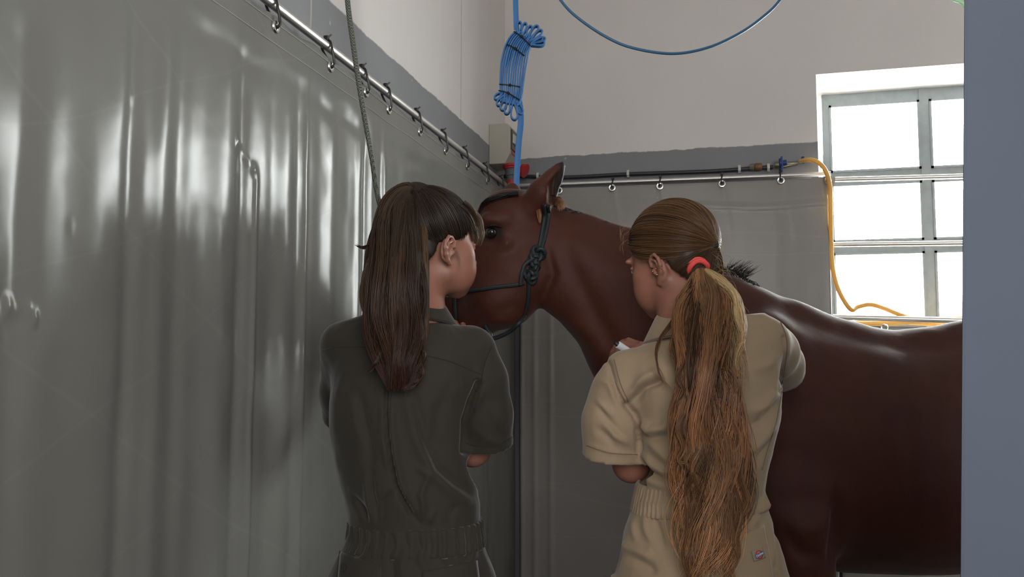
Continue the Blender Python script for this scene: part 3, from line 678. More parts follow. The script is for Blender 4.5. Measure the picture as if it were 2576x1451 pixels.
hf.tube([C_(x, y + 17) for x, y, r in top], [r for _, _, r in top], k=.05)
nk = [(1418, 662, .128), (1485, 692, .138), (1580, 752, .168), (1675, 850, .21), (1790, 925, .235)]
hf.tube([C_(x, y) for x, y, r in nk], [r for _, _, r in nk], k=.03, ws=1.62)
cr = [(1400, 560, .030), (1470, 585, .030), (1570, 628, .034), (1680, 675, .038), (1800, 735, .045)]
hf.tube([C_(x, y) for x, y, r in cr], [r for _, _, r in cr], k=.05)
# shoulder, breast and croup muscle
for sgn in (-1, 1):
    hf.ell(C_(1830, 1020) + [0, sgn * .13, 0], (.14, .09, .24), k=.06, M=((math.cos(.35), 0, math.sin(.35)), (0, 1, 0), (-math.sin(.35), 0, math.cos(.35))))
    hf.ell(C_(1960, 1230) + [0, sgn * .15, 0], (.14, .075, .12), k=.05)
    hf.ell(C_(1700, 1120) + [0, sgn * .08, 0], (.10, .09, .10), k=.05)
    hf.ell(C_(2790, 1000) + [0, sgn * .13, 0], (.24, .13, .24), k=.06)
    lu = U(2022, 1400, 2.05)[0]; w = HW + sgn * .155
    leg = [((lu - .01, w, .92), .095), ((lu - .005, w, .76), .072), ((lu, w, .62), .052), ((lu + .002, w, .49), .043), ((lu + .002, w, .44), .041), ((lu - .002, w, .38), .029), ((lu - .004, w, .20), .026), ((lu - .012, w, .155), .034), ((lu - .04, w, .085), .028)]
    hf.tube([p for p, r in leg], [r for p, r in leg], k=.02)
    hf.cap((lu - .05, w, .07), (lu - .06, w, .035), .040, .052, k=.01)
    hu = U(2960, 1400, 2.2)[0]; w = HW + sgn * .15
    leg = [((hu - .12, w, 1.12), .17), ((hu - .20, w, .92), .135), ((hu - .09, w, .72), .085), ((hu + .03, w, .56), .052), ((hu + .05, w, .50), .047), ((hu + .045, w, .42), .034), ((hu + .03, w, .22), .029), ((hu + .015, w, .16), .037), ((hu - .02, w, .085), .030)]
    hf.tube([p for p, r in leg], [r for p, r in leg], k=.025)
    hf.cap((hu - .035, w, .07), (hu - .045, w, .035), .042, .054, k=.01)
# head: turned a little away, nose lower left
hd = [(1284, 567, 2.20, .098), (1238, 655, 2.23, .086), (1165, 745, 2.29, .070), (1095, 840, 2.35, .056), (1062, 885, 2.38, .052)]
hf.tube([C_(x, y, w) for x, y, w, r in hd], [r for *_, r in hd], k=.02, ws=1.12)
jw = [(1296, 690, 2.19, .098), (1262, 735, 2.20, .094), (1215, 778, 2.24, .066), (1150, 835, 2.31, .045), (1090, 905, 2.36, .040)]
hf.tube([C_(x, y, w) for x, y, w, r in jw], [r for *_, r in jw], k=.02, ws=1.25)
hf.cap(C_(1335, 560), C_(1330, 640), .075, .08, k=.03, ws=1.1)
for w in (-.082, .082):
    hf.cap(C_(1270, 560) + [0, w, 0], C_(1224, 560) + [0, w * .95, 0], .013, .012, k=.022)            # brow
    hf.cap(C_(1275, 622) + [0, w * .93, 0], C_(1190, 705, 2.26) + [0, w * .75, 0], .014, .010, k=.02)         # cheek bone
    hf.ell(C_(1236, 588) + [0, w * 1.16, 0], (.024, .014, .018), k=.012, mode='sub')                    # eye socket
    hf.cap(C_(1252, 572) + [0, w * 1.02, 0], C_(1220, 572, 2.21) + [0, w * 1.02, 0], .007, .006, k=.006)
    hf.cap(C_(1075, 858, 2.37) + [0, w * .6, 0], C_(1062, 872, 2.37) + [0, w * .6, 0], .013, .008, k=.008, mode='sub')   # nostril
hf.tube([C_(1085, 925, 2.37), C_(1062, 905, 2.40)], [.008, .006], k=.01, mode='sub')
# ears: near one laid back to the right, far one just showing over the poll
er = [(1338, 520, 2.14, .034), (1366, 484, 2.125, .036), (1392, 446, 2.12, .024), (1408, 422, 2.12, .013), (1419, 407, 2.12, .004)]
hf.tube([C_(*e[:3]) for e in er], [e[3] for e in er], k=.018)
hf.tube([C_(1394, 508, 2.10), C_(1400, 470, 2.092), C_(1412, 432, 2.098)], [.017, .019, .007], k=.008, mode='sub')
er = [(1292, 520, 2.27, .034), (1290, 498, 2.28, .028), (1288, 478, 2.29, .018), (1286, 466, 2.30, .008)]
hf.tube([C_(*e[:3]) for e in er], [e[3] for e in er], k=.02)
HV, HQ = hf.mesh(2); del hf
N = normals(HV, HQ); px_, py_ = pix(HV); near = np.clip((HW - HV[:, 1]) / .05, 0, 1)
RG = [([(1402, 600), (1450, 700), (1500, 790), (1560, 900)], -.009, 26), ([(1430, 800), (1490, 850), (1560, 960)], .006, 22), ([(1372, 610), (1392, 690), (1352, 782)], -.010, 12), ([(1440, 600), (1500, 650), (1600, 720)], .005, 40),
      ([(1900, 780), (1830, 950), (1740, 1120)], -.006, 30), ([(1990, 800), (1960, 1000), (2010, 1180)], -.006, 36), ([(2096, 1230), (2104, 1330), (2092, 1440)], -.018, 14), ([(2060, 1200), (2075, 1290), (2050, 1350)], .010, 26),
      ([(1960, 1330), (2010, 1390), (2060, 1400)], -.008, 22), ([(2240, 870), (2200, 960)], .004, 40), ([(1300, 590), (1330, 640), (1320, 700)], .004, 18), ([(1215, 560), (1240, 552), (1268, 566)], .003, 8), ([(1262, 600), (1240, 612), (1215, 600)], -.003, 7),
      ([(1320, 800), (1290, 770), (1240, 790)], -.003, 14), ([(1180, 790), (1240, 812), (1300, 806)], .003, 10)] + \
     [([(2180 + 62 * i, 1000), (2205 + 62 * i, 1180), (2190 + 62 * i, 1330)], .0022, 18) for i in range(6)]
HV = HV + N * (ridges(px_, py_, RG) * near + .0022 * vnoise(HV, 9, 31) + .0008 * vnoise(HV, 30, 32))[:, None]
bvh = bvh_of(HV, HQ)
m_coat = mat('bay_coat', (.068, .0175, .0095), .6, spec=.27, sheen=.1, bump=[(60, .2, .003), (420, .4, .0012)], noise=[(3, (.034, .009, .0065), .7), (14, (.085, .028, .012), .3)])
N_, L_ = m_coat.node_tree.nodes, m_coat.node_tree.links; pb = N_['Principled BSDF']
g_ = N_.new('ShaderNodeAttribute'); g_.attribute_name = 'points'; g_.attribute_type = 'GEOMETRY'
xm = N_.new('ShaderNodeMixRGB'); xm.inputs[2].default_value = (.012, .010, .010, 1); L_.new(g_.outputs['Fac'], xm.inputs[0]); L_.new(pb.inputs['Base Color'].links[0].from_socket, xm.inputs[1]); L_.new(xm.outputs[0], pb.inputs['Base Color'])
r0 = U(2300, 1400, HW); HR = np.array([r0[0], HW, 0.]); horse = empty('horse', uw2w(HR), YAW)
tag(horse, 'bay horse with black mane in a rope halter, facing left toward the corner', 'horse')
hb = mesh('body', HV, HQ, m_coat, horse, off=HR)
# black points of a bay: lower legs, muzzle, ear tips and inner ear
zz = HV[:, 2]; pts_ = np.clip((.62 - zz) / .12, 0, 1) * (HV[:, 0] > .3)
em = HV - U(1422, 404, 2.12); pts_ = np.maximum(pts_, np.clip((.034 - np.linalg.norm(em, axis=1)) / .015, 0, 1))
d_, t_ = segdist(px_, py_, [(1398, 512), (1406, 470), (1418, 420)]); pts_ = np.maximum(pts_, np.clip((15 - d_) / 8, 0, 1) * .9 * (HV[:, 1] < 2.125) * (py_ < 512))
pts_ = np.maximum(pts_, np.clip((.10 - np.linalg.norm(HV - U(1062, 885, 2.38), axis=1)) / .06, 0, 1) * .85)
d_, t_ = segdist(px_, py_, [(1222, 590), (1250, 586)]); pts_ = np.maximum(pts_, np.clip((24 - d_) / 18, 0, 1) * .85 * (HV[:, 1] < 2.2))
at = hb.data.attributes.new('points', 'FLOAT', 'POINT'); at.data.foreach_set('value', pts_.astype(np.float32))

# ---------------------------------------------------------------- strands
class Strands:
    def __init__(s): s.P = []; s.R = []; s.C = []
    def add(s, P, r, c):
        """P (n,m,3), r (n,m), c (n,m,3)"""
        s.P.append(P); s.R.append(r); s.C.append(c)
    def build(s, name, mat_, parent, off, sides=3):
        Vs, Qs, Cs = [], [], []; base = 0
        for P, R, C in zip(s.P, s.R, s.C):
            n, m, _ = P.shape; T = np.gradient(P, axis=1); T /= np.linalg.norm(T, axis=2, keepdims=True) + 1e-9
            ref = np.zeros_like(T); ref[..., 1] = 1; A = np.cross(T, ref); A /= np.linalg.norm(A, axis=2, keepdims=True) + 1e-6; B = np.cross(T, A)
            V = np.stack([P + (A * math.cos(2 * math.pi * k / sides) + B * math.sin(2 * math.pi * k / sides)) * R[..., None] for k in range(sides)], 2)
            idx = base + np.arange(n * m * sides).reshape(n, m, sides)
            for k in range(sides):
                k2 = (k + 1) % sides; Qs.append(np.stack([idx[:, :-1, k], idx[:, :-1, k2], idx[:, 1:, k2], idx[:, 1:, k]], -1).reshape(-1, 4))
            Vs.append(V.reshape(-1, 3)); Cs.append(np.repeat(C[:, :, None], sides, 2).reshape(-1, 3)); base += n * m * sides
        V = np.concatenate(Vs); o = mesh(name, V, np.concatenate(Qs), mat_, parent, off=off)
        a = o.data.attributes.new('shade', 'FLOAT_COLOR', 'POINT'); a.data.foreach_set('color', np.concatenate([np.concatenate(Cs), np.ones((len(V), 1))], 1).astype(np.float32).ravel())
        return o
def hair_mat(name, rough=.38):
    m = mat(name, (.1, .05, .03), rough, spec=.5); N, L = m.node_tree.nodes, m.node_tree.links; b = N['Principled BSDF']
    a = N.new('ShaderNodeAttribute'); a.attribute_name = 'shade'; L.new(a.outputs['Color'], b.inputs['Base Color'])
    t = N.new('ShaderNodeBsdfTranslucent'); L.new(a.outputs['Color'], t.inputs[0]); mx = N.new('ShaderNodeMixShader'); mx.inputs[0].default_value = .35
    L.new(b.outputs[0], mx.inputs[1]); L.new(t.outputs[0], mx.inputs[2]); L.new(mx.outputs[0], N['Material Output'].inputs[0]); return m
def grad(t, stops):
    xs = [s[0] for s in stops]; return np.stack([np.interp(t, xs, [s[1][i] for s in stops]) for i in range(3)], -1)
def lock(S, spine, n, stops, wave=0., clumps=12, seg=34, r=.0006, tend=(.8, 1), thick=1., jitter=.3, freq=2.5, ragged=0., seed=0, flat=1., vary=.25):
    """bundle of strands along spine stations (px, py, w, half width px, half depth m)"""
    g = np.random.default_rng(seed); sp = np.array(spline(spine, 8)); k = len(sp); f = np.linspace(0, 1, k)
    t = np.linspace(0, 1, seg)[None, :] * g.uniform(tend[0], tend[1], n)[:, None]
    I = lambda c, tt: np.interp(tt, f, sp[:, c])
    cen = np.array([U(x, y, w) for x, y, w in sp[:, :3]]); sc_ = sp[:, 2] / F
    ctr = np.stack([np.interp(t, f, cen[:, i]) for i in range(3)], -1)
    tan = np.gradient(cen, axis=0); tan /= np.linalg.norm(tan, axis=1)[:, None]
    side = np.stack([-tan[:, 2] * 0 + np.abs(tan[:, 2]) + 1e-6, 0 * tan[:, 0], -tan[:, 0] * np.sign(tan[:, 2] + 1e-9) * -1 * -1], 1)
    side = np.stack([-tan[:, 2], 0 * tan[:, 0], tan[:, 0]], 1); side /= np.linalg.norm(side, axis=1)[:, None] + 1e-9
    sd = np.stack([np.interp(t, f, side[:, i]) for i in range(3)], -1)
    hw = np.interp(t, f, sp[:, 3] * sc_); hd_ = I(4, t)
    ci = g.integers(0, clumps, n); ca = g.uniform(0, 2 * math.pi, clumps); cr_ = np.sqrt(g.uniform(.1, 1, clumps))
    a0, b0 = cr_[ci] * np.cos(ca[ci]), cr_[ci] * np.sin(ca[ci])
    ja = g.normal(0, jitter, n); jb = g.normal(0, jitter, n)
    cl = np.clip(t * 1.4 - .2, 0, 1) * .45                       # strands gather into clumps further down
    a = (a0[:, None] + ja[:, None] * (1 - cl)); b = (b0[:, None] + jb[:, None] * (1 - cl)); q = np.sqrt(a * a + b * b); lim = np.maximum(1, q)
    a, b = a / lim, b / lim
    ph = g.uniform(0, 6.28, clumps)[ci][:, None] + g.normal(0, .25, n)[:, None]; fq = (freq * g.uniform(.75, 1.3, clumps))[ci][:, None]
    amp = wave * (.25 + t ** 1.3) * g.uniform(.5, 1.4, clumps)[ci][:, None]
    wv = amp * np.sin(2 * math.pi * fq * t + ph); wv2 = amp * .6 * np.cos(2 * math.pi * fq * t + ph)
    fly = ragged * g.normal(0, 1, n)[:, None] * t ** 2
    P = ctr + sd * (a * hw + wv + fly)[..., None]; P[..., 1] += b * hd_ + wv2 * .7
    R = r * g.uniform(.7, 1.3, n)[:, None] * np.clip((1.02 - t / t[:, -1:]) * 6, .25, 1)
    C = grad(t, stops) * (1 + vary * g.normal(0, 1, clumps))[ci][:, None, None].clip(.4, 1.9) * g.uniform(.75, 1.25, n)[:, None, None]
    S.add(P, R, C.clip(0, 1))
m_hhair = hair_mat('horse_hair', .45)
BK = [(0, (.014, .011, .010)), (1, (.02, .014, .011))]
S = Strands()
crest = spline([(1385, 518), (1430, 532), (1500, 556), (1570, 582), (1650, 620), (1740, 655), (1800, 672), (1850, 690), (1900, 722)], 16)
g = np.random.default_rng(3)
for j in range(len(crest) * 10):
    i = g.uniform(0, len(crest) - 1); x, y = np.array(crest[int(i)]) + (np.array(crest[min(int(i) + 1, len(crest) - 1)]) - crest[int(i)]) * (i % 1)
    L0 = g.uniform(.05, .12); p0 = C_(x, y + g.uniform(-3, 3), HW + g.uniform(-.035, .01)); m = 8; t = np.linspace(0, 1, m)
    rise = g.uniform(.004, .012) + (.020 if 1820 < x < 1880 else 0) * g.uniform(.3, 1)
    tuft = 1825 < x < 1875 and g.uniform() < .6
    P = np.stack([p0[0] + L0 * (.55 if tuft else .45) * t * g.uniform(.2, 1), p0[1] + L0 * t * g.uniform(-.1, 1 if not tuft else .3), p0[2] + (L0 * .28 * t if tuft else .010 * np.sin(t * 3) - L0 * .55 * t ** 2)], 1)
    S.add(P[None], np.full((1, m), .0009) * np.linspace(1, .3, m), np.full((1, m, 3), .014) * g.uniform(.6, 1.6))
S.build('mane', m_hhair, horse, HR)
S = Strands()
for sd_ in range(4):
    lock(S, [(1304 - sd_ * 4, 488, 2.14 + .03 * sd_, 7, .02), (1266, 494 + sd_ * 2, 2.14 + .03 * sd_, 8, .02), (1232, 504 + sd_ * 3, 2.14 + .03 * sd_, 7, .02), (1212, 522 + sd_ * 3, 2.15 + .03 * sd_, 5, .02), (1196, 555, 2.16 + .03 * sd_, 3, .015)], 80, BK, wave=.002, seed=40 + sd_, seg=16, r=.0008, tend=(.5, 1))
S.build('forelock', m_hhair, horse, HR)
S = Strands(); TN = [(0, (.22, .09, .035)), (1, (.45, .24, .12))]
lock(S, [(1392, 505, 2.105, 10, .01), (1402, 506, 2.09, 12, .012), (1412, 514, 2.08, 10, .01), (1418, 528, 2.08, 8, .008)], 150, TN, wave=.002, seed=51, seg=10, r=.0005, tend=(.4, 1.), ragged=.004)
S.build('ear_hair', m_hhair, horse, HR); S = Strands()
lock(S, [(1392, 490, 2.10, 6, .006), (1394, 460, 2.095, 6, .006), (1404, 432, 2.10, 3, .004)], 60, [(0, (.10, .05, .025)), (1, (.03, .02, .015))], seed=52, seg=10, r=.0005)
S.build('ear_hair', m_hhair, horse, HR); S = Strands()
lock(S, [(1352, 520, 2.115, 5, .004), (1356, 540, 2.11, 6, .004), (1358, 562, 2.112, 3, .003)], 60, TN, seed=53, seg=10, r=.0005, tend=(.5, 1))
S.build('ear_hair', m_hhair, horse, HR)
S = Strands(); tu = U(2990, 920, HW)
for k in range(5):
    P0 = [(2975 + 6 * k, 905, HW + .02 * (k - 2), 16, .03), (3040 + 5 * k, 1000, HW + .02 * (k - 2), 26, .03), (3060, 1300, HW + .02 * (k - 2), 34, .04), (3055, 1650, HW, 26, .03)]
    lock(S, P0, 90, BK, wave=.01, seed=60 + k, seg=24, r=.0012)
S.build('tail', m_hhair, horse, HR)
h, n_ = hit(bvh, 1237, 584)
eye = MB().lathe((0, 0, 0), (0, 1, 0), [(.017 * -math.cos(a), .017 * math.sin(a) + 1e-4) for a in np.linspace(0, math.pi, 12)], 20)
ec = np.array(h) + [0, .006, 0]; e_o = eye.build('eye', mat('horse_eye', (.008, .006, .005), .05, coat=1), horse); e_o.location = ec - HR
S = Strands(); lock(S, [(1262, 572, ec[1] - .016, 3, .003), (1240, 566, ec[1] - .022, 3, .003), (1218, 574, ec[1] - .018, 3, .003)], 40, BK, seed=66, seg=8, r=.0006); S.build('eyelashes', m_hhair, horse, HR)

# ---------------------------------------------------------------- rope halter
m_halt = mat('dark_green_rope', (.012, .018, .020), .55, bump=(500, .5, .001)); hl_ = empty('rope_halter', uw2w(np.array([*U(1330, 680, 2.1)[:2], U(1330, 680, 2.1)[2]])), YAW)
tag(hl_, 'dark knotted rope halter on the head of the horse', 'halter'); HO = U(1330, 680, 2.1)
b = MB()
skin_tube(b, bvh, [(1366, 512), (1368, 540), (1362, 590), (1352, 640)], .0052, .004); skin_tube(b, bvh, [(1377, 516), (1378, 545), (1370, 595), (1356, 640)], .0052, .004)
b.build('crown_piece', m_halt, hl_, off=HO)
b = MB()
skin_tube(b, bvh, [(1318, 711), (1290, 717), (1250, 722), (1200, 730), (1160, 734), (1128, 738)], .0052, .004, fallback=2.2)
skin_tube(b, bvh, [(1146, 738), (1148, 770), (1150, 800), (1152, 840)], .0052, .004, fallback=2.22)
b.build('noseband', m_halt, hl_, off=HO)
b = MB(); a_ = skin_tube(b, bvh, [(1328, 705), (1329, 735), (1325, 765), (1318, 792)], .0052, .004)
fr = [tuple(a_[-1]), tuple(U(1306, 812, 2.12)), tuple(U(1285, 832, 2.14)), tuple(U(1258, 846, 2.16)), tuple(U(1238, 851, 2.17)), tuple(U(1232, 838, 2.17)), tuple(U(1222, 820, 2.18))]
b.tube(spline(fr, 8), .0055, 10); b.build('throat_strap', m_halt, hl_, off=HO)
b = MB()
def knot(cx, cy, r, turns, ph=0):
    h_, nn = hit(bvh, cx, cy); c = np.array(h_) + np.array(nn) * .008; pts = []
    for t in np.linspace(0, 2 * math.pi, 40)[:-1]:
        rr = r * (1 + .45 * math.cos(3 * t + ph)); pts.append(c + np.array([rr * math.cos(2 * t), -.007 * math.sin(3 * t), rr * 1.15 * math.sin(2 * t)]))
    b.tube(pts, .0055, 8, closed=True)
knot(1351, 640, .012, 3); knot(1340, 652, .010, 3, 1); knot(1333, 694, .011, 3, 2); knot(1341, 668, .008, 3, .6)
skin_tube(b, bvh, [(1345, 648), (1325, 660), (1317, 678), (1322, 698)], .005, .010); skin_tube(b, bvh, [(1352, 652), (1350, 672), (1340, 692)], .005, .008)
skin_tube(b, bvh, [(1338, 652), (1320, 668), (1312, 690), (1308, 714)], .005, .013)
b.build('knot', m_halt, hl_, off=HO)

# ================================================================ PEOPLE
m_skin = mat('skin', (.29, .135, .09), .48, spec=.4, sss=.12, bump=[(260, .12, .001)], noise=[(18, (.32, .115, .078), .4)])
m_eye = mat('eye_white', (.7, .68, .65), .2); m_hair_d = hair_mat('dark_brown_hair', .36); m_hair_b = hair_mat('golden_brown_hair', .38)
m_gold = mat('gold', (.75, .5, .15), .2, 1.0)
class Head:
    """head frame: x to its own right, y where the face looks, z up; scale s"""
    def __init__(h, px, py, w, yaw, pitch, roll, s):
        a, b, c = map(math.radians, (yaw, pitch, roll)); h.c = U(px, py, w); h.s = s
        f = np.array([math.sin(a) * math.cos(b), math.cos(a) * math.cos(b), -math.sin(b)]); r = np.array([math.cos(a), -math.sin(a), 0.]); u = np.cross(r, f)
        h.r = r * math.cos(c) + u * math.sin(c); h.u = u * math.cos(c) - r * math.sin(c); h.f = f
        h.M = (h.r, h.f, h.u); h.Mi = np.array([h.r, h.f, h.u])
    def __call__(h, x, y, z): return h.c + h.s * (x * h.r + y * h.f + z * h.u)
    def mat(h): return [[h.Mi[j][i] for i in range(3)] for j in range(3)]
def ell_h(fd, hd, c, r, k=.01, mode='add'):
    M = [[hd.Mi[i][j] for j in range(3)] for i in range(3)]
    # Field.ell wants M[axis_in][axis_out]: local_i = sum_j M[j][i] * D[j]
    MT = [[hd.Mi[i][j] for i in range(3)] for j in range(3)]
    fd.ell(hd(*c), [x * hd.s for x in r], k=k * hd.s, M=MT, mode=mode)
def head_sdf(fd, h):
    s = h.s; E = lambda c, r, k=.012, mode='add': ell_h(fd, h, c, r, k, mode)
    Cp = lambda a, b, ra, rb, k=.01, mode='add': fd.cap(h(*a), h(*b), ra * s, rb * s, k=k * s, mode=mode)
    E((0, -.012, .030), (.072, .090, .082), .02); E((0, .030, -.020), (.060, .055, .080), .03); E((0, .028, -.066), (.047, .048, .036), .02)
    Cp((-.040, .012, -.068), (0, .072, -.094), .018, .014, .02); Cp((.040, .012, -.068), (0, .072, -.094), .018, .014, .02); Cp((0, .066, -.095), (0, .074, -.090), .015, .015, .015)
    for q in (-1, 1):
        E((q * .044, .052, -.022), (.022, .022, .020), .02); E((q * .030, .080, .020), (.024, .010, .008), .012)
        E((q * .031, .094, .000), (.016, .012, .012), .012, 'sub'); E((q * .031, .0745, -.001), (.0125, .0125, .0125), .003); E((q * .031, .0885, -.001), (.0105, .005, .0040), .002, 'sub')
        Cp((q * .018, .088, .006), (q * .044, .078, .004), .0035, .003, .004); E((q * .0125, .095, -.034), (.008, .010, .007), .006)
        E((q * .007, .098, -.041), (.0035, .005, .003), .003, 'sub'); E((q * .036, .054, -.050), (.026, .032, .027), .02)
    for q in (-1, 1): E((q * .028, .058, -.074), (.020, .024, .022), .03)
    Cp((0, .085, .012), (0, .104, -.026), .0065, .0085, .012); E((0, .105, -.031), (.010, .010, .008), .008)
    E((0, .087, -.059), (.021, .009, .0052), .006); E((0, .085, -.069), (.019, .010, .0062), .006); Cp((-.022, .086, -.064), (.022, .086, -.064), .002, .002, .003, 'sub')
    for q in (-1, 1):                                                                     # ears: plate, bowl, rim, lobe, tragus
        X = lambda y, z, o=0.: (q * (.072 + .30 * max(0, -.004 - y) + o), y, z)
        E(X(-.014, -.024, -.002), (.006, .015, .027), .006)
        rim = [X(.004, -.016, .003), X(.003, -.004, .004), X(-.006, .004, .006), X(-.018, .003, .009), X(-.027, -.008, .010), X(-.028, -.022, .009), X(-.022, -.036, .006), X(-.012, -.046, .003), X(-.004, -.052, .001)]
        fd.tube([h(*p) for p in rim], [r * s for r in (.0035, .0035, .0036, .0038, .0040, .0040, .0038, .0045, .0050)], k=.003)
        fd.tube([h(*p) for p in [X(-.006, -.006, .006), X(-.016, -.010, .009), X(-.020, -.022, .009), X(-.014, -.036, .006)]], [.003 * s] * 4, k=.003)
        Cp(X(-.010, -.022, .008), X(-.008, -.032, .006), .0065, .0055, .003, 'sub'); Cp(X(.002, -.026, .004), X(.000, -.032, .004), .0035, .003, .003)
def nrm(v): v = np.asarray(v, float); return v / (np.linalg.norm(v) + 1e-9)
def hand_sdf(fd, wrist, d, n, side, s=1., curl=.5, spread=.12):
    """palm and five fingers: d along the hand, n out of the back of it, side=+1 puts the thumb towards d x n"""
    d, n = nrm(d), nrm(n); n = nrm(n - d * (n @ d)); t = np.cross(d, n) * side; wrist = np.asarray(wrist, float)
    P = lambda a, b, c: wrist + s * (a * d + b * t + c * n)
    for b in (-.028, -.010, .010, .027): fd.cap(P(.005, b * .55, 0), P(.082, b, .003), .013 * s, .0105 * s, k=.008)
    LEN = [(.027, .040, .024, .020), (.010, .045, .028, .022), (-.009, .041, .026, .021), (-.027, .032, .020, .018)]
    for i, (b, l1, l2, l3) in enumerate(LEN):
        a0 = P(.084, b, .003); ang = 0; dd = d; q = a0; cu = curl * (1 + .12 * (i - 1)); rs = (.0088, .0082, .0076, .0066) if i < 3 else (.0078, .0072, .0066, .0058)
        for j, L in enumerate((l1, l2, l3)):
            ang += cu * (.9, 1.15, .7)[j]; dd = d * math.cos(ang) - n * math.sin(ang) + t * spread * (b / .027) * .5; dd = nrm(dd); q2 = q + dd * L * s
            fd.cap(q, q2, rs[j] * s, rs[j + 1] * s, k=.0035); q = q2
    a0 = P(.018, .026, -.004); p1 = P(.050, .050, -.014); p2 = P(.078, .056, -.026); p3 = P(.100, .050, -.036)
    fd.cap(a0, p1, .014 * s, .011 * s, k=.008); fd.cap(p1, p2, .0100 * s, .0088 * s, k=.004); fd.cap(p2, p3, .0086 * s, .0068 * s, k=.004)
def sections(fd, rows, k=.02, shrink=0., p=2.):
    """rows: (py, left px, right px, w, half depth)"""
    T, C1, C2, A, B = [], [], [], [], []
    for (y, xl, xr_, w, b) in rows:
        a, c = U(xl, y, w), U(xr_, y, w); T.append(a[2]); C1.append((a[0] + c[0]) / 2); C2.append(w); A.append((c[0] - a[0]) / 2 - shrink); B.append(b - shrink)
    fd.loft(2, T, C1, C2, A, B, k=k, p=p); return T, C1, C2, A, B
def legs(fd, L, shoes, rad):
    for (pts) in L: fd.tube(pts, rad, k=.02)

def cap_hair(h, name, colour_mat, parent, off, extra):
    c = h.c; ax_ = [axis([(c[i] - .17, .0032), (c[i] + .17, None)]) for i in range(3)]; fd = Field(*ax_)
    ell_h(fd, h, (0, -.014, .032), (.0775, .0965, .0875), .02); ell_h(fd, h, (0, -.034, -.030), (.064, .066, .058), .03)
    extra(fd)
    X, Y, Z = np.meshgrid(*fd.ax, indexing='ij'); D = [X - c[0], Y - c[1], Z - c[2]]
    loc = [sum(h.Mi[i][j] * D[j] for j in range(3)) / h.s for i in range(3)]
    yh = np.interp(loc[2], [-.09, -.06, -.035, -.008, .004, .03, .055, .075, .12], [-.066, -.052, -.036, -.030, .030, .052, .068, .082, .2])
    keep = loc[1] - yh; sl = tuple(slice(0, n) for n in fd.F.shape); fd.merge(sl, -(np.maximum(keep, -.086 - loc[2]) * h.s), .006, 'sub')
    V, Q = fd.mesh(2); N = normals(V, Q); V = V + N * (.0012 * vnoise(V * [1, 1, 1], 60, 9))[:, None]
    m = hair_mat(name + '_scalp', .5); o = mesh(name, V, Q, m, parent, off=off)
    at = o.data.attributes.new('shade', 'FLOAT_COLOR', 'POINT'); at.data.foreach_set('color', np.tile([*colour_mat, 1.], (len(V), 1)).astype(np.float32).ravel()); return V, Q
def scalp_strands(S, h, tie, n, stops, seed, r=.00055, lift=.003, rad=(.079, .098, .089), seg=20, vary=.25, cen=(0, -.014, .032), zr=(-.056, 1)):
    """strands combed over the skull from the hairline to the hair tie"""
    g = np.random.default_rng(seed); cen = np.array(cen); rad = np.array(rad)
    t_ = (np.array(tie) - cen) / rad; d1 = nrm(t_); rt = np.linalg.norm(t_); P = np.zeros((n, seg, 3)); k = 0
    while k < n:
        v = nrm(g.normal(0, 1, 3)); p = cen + v * rad
        yh = np.interp(p[2], [-.09, -.06, -.035, -.008, .004, .03, .055, .075, .12], [-.066, -.052, -.036, -.030, .030, .052, .068, .082, .2])
        if p[1] > yh or p[2] < zr[0] or p[2] > zr[1]: continue
        if g.uniform() < .55:                                           # start near the hairline
            for _ in range(14):
                v2 = nrm(v - d1 * .08 ); p2 = cen + v2 * rad
                if p2[1] > np.interp(p2[2], [-.09, -.06, -.035, -.008, .004, .03, .055, .075, .12], [-.066, -.052, -.036, -.030, .030, .052, .068, .082, .2]) or p2[2] < zr[0]: break
                v = v2
        om = math.acos(np.clip(v @ d1, -1, 1)); t = np.linspace(0, 1, seg)[:, None]
        d = (np.sin((1 - t) * om) * v + np.sin(t * om) * d1) / max(math.sin(om), 1e-3)
        e = g.uniform(0, 1); rr = 1 + (lift / .09) * (e + .5 * np.sin(t * 3 + g.uniform(0, 6))) + (rt - 1) * t ** 6
        P[k] = cen + d * rad * rr; k += 1
    W = h.c + h.s * (P[..., 0:1] * h.r + P[..., 1:2] * h.f + P[..., 2:3] * h.u)
    tt = np.tile(np.linspace(0, 1, seg), (n, 1)); cl = (np.sin(P[:, 0, 0] * 260) + np.sin(P[:, 0, 2] * 310 + 2) + np.sin(P[:, 0, 1] * 280)) / 3
    C = grad(tt, stops) * (1 + vary * 1.6 * cl)[:, None, None] * g.uniform(.7, 1.3, n)[:, None, None]
    S.add(W, r * g.uniform(.7, 1.3, n)[:, None] * np.clip(np.minimum(tt * 8 + .3, (1 - tt) * 8 + .6), 0, 1), C.clip(0, 1))

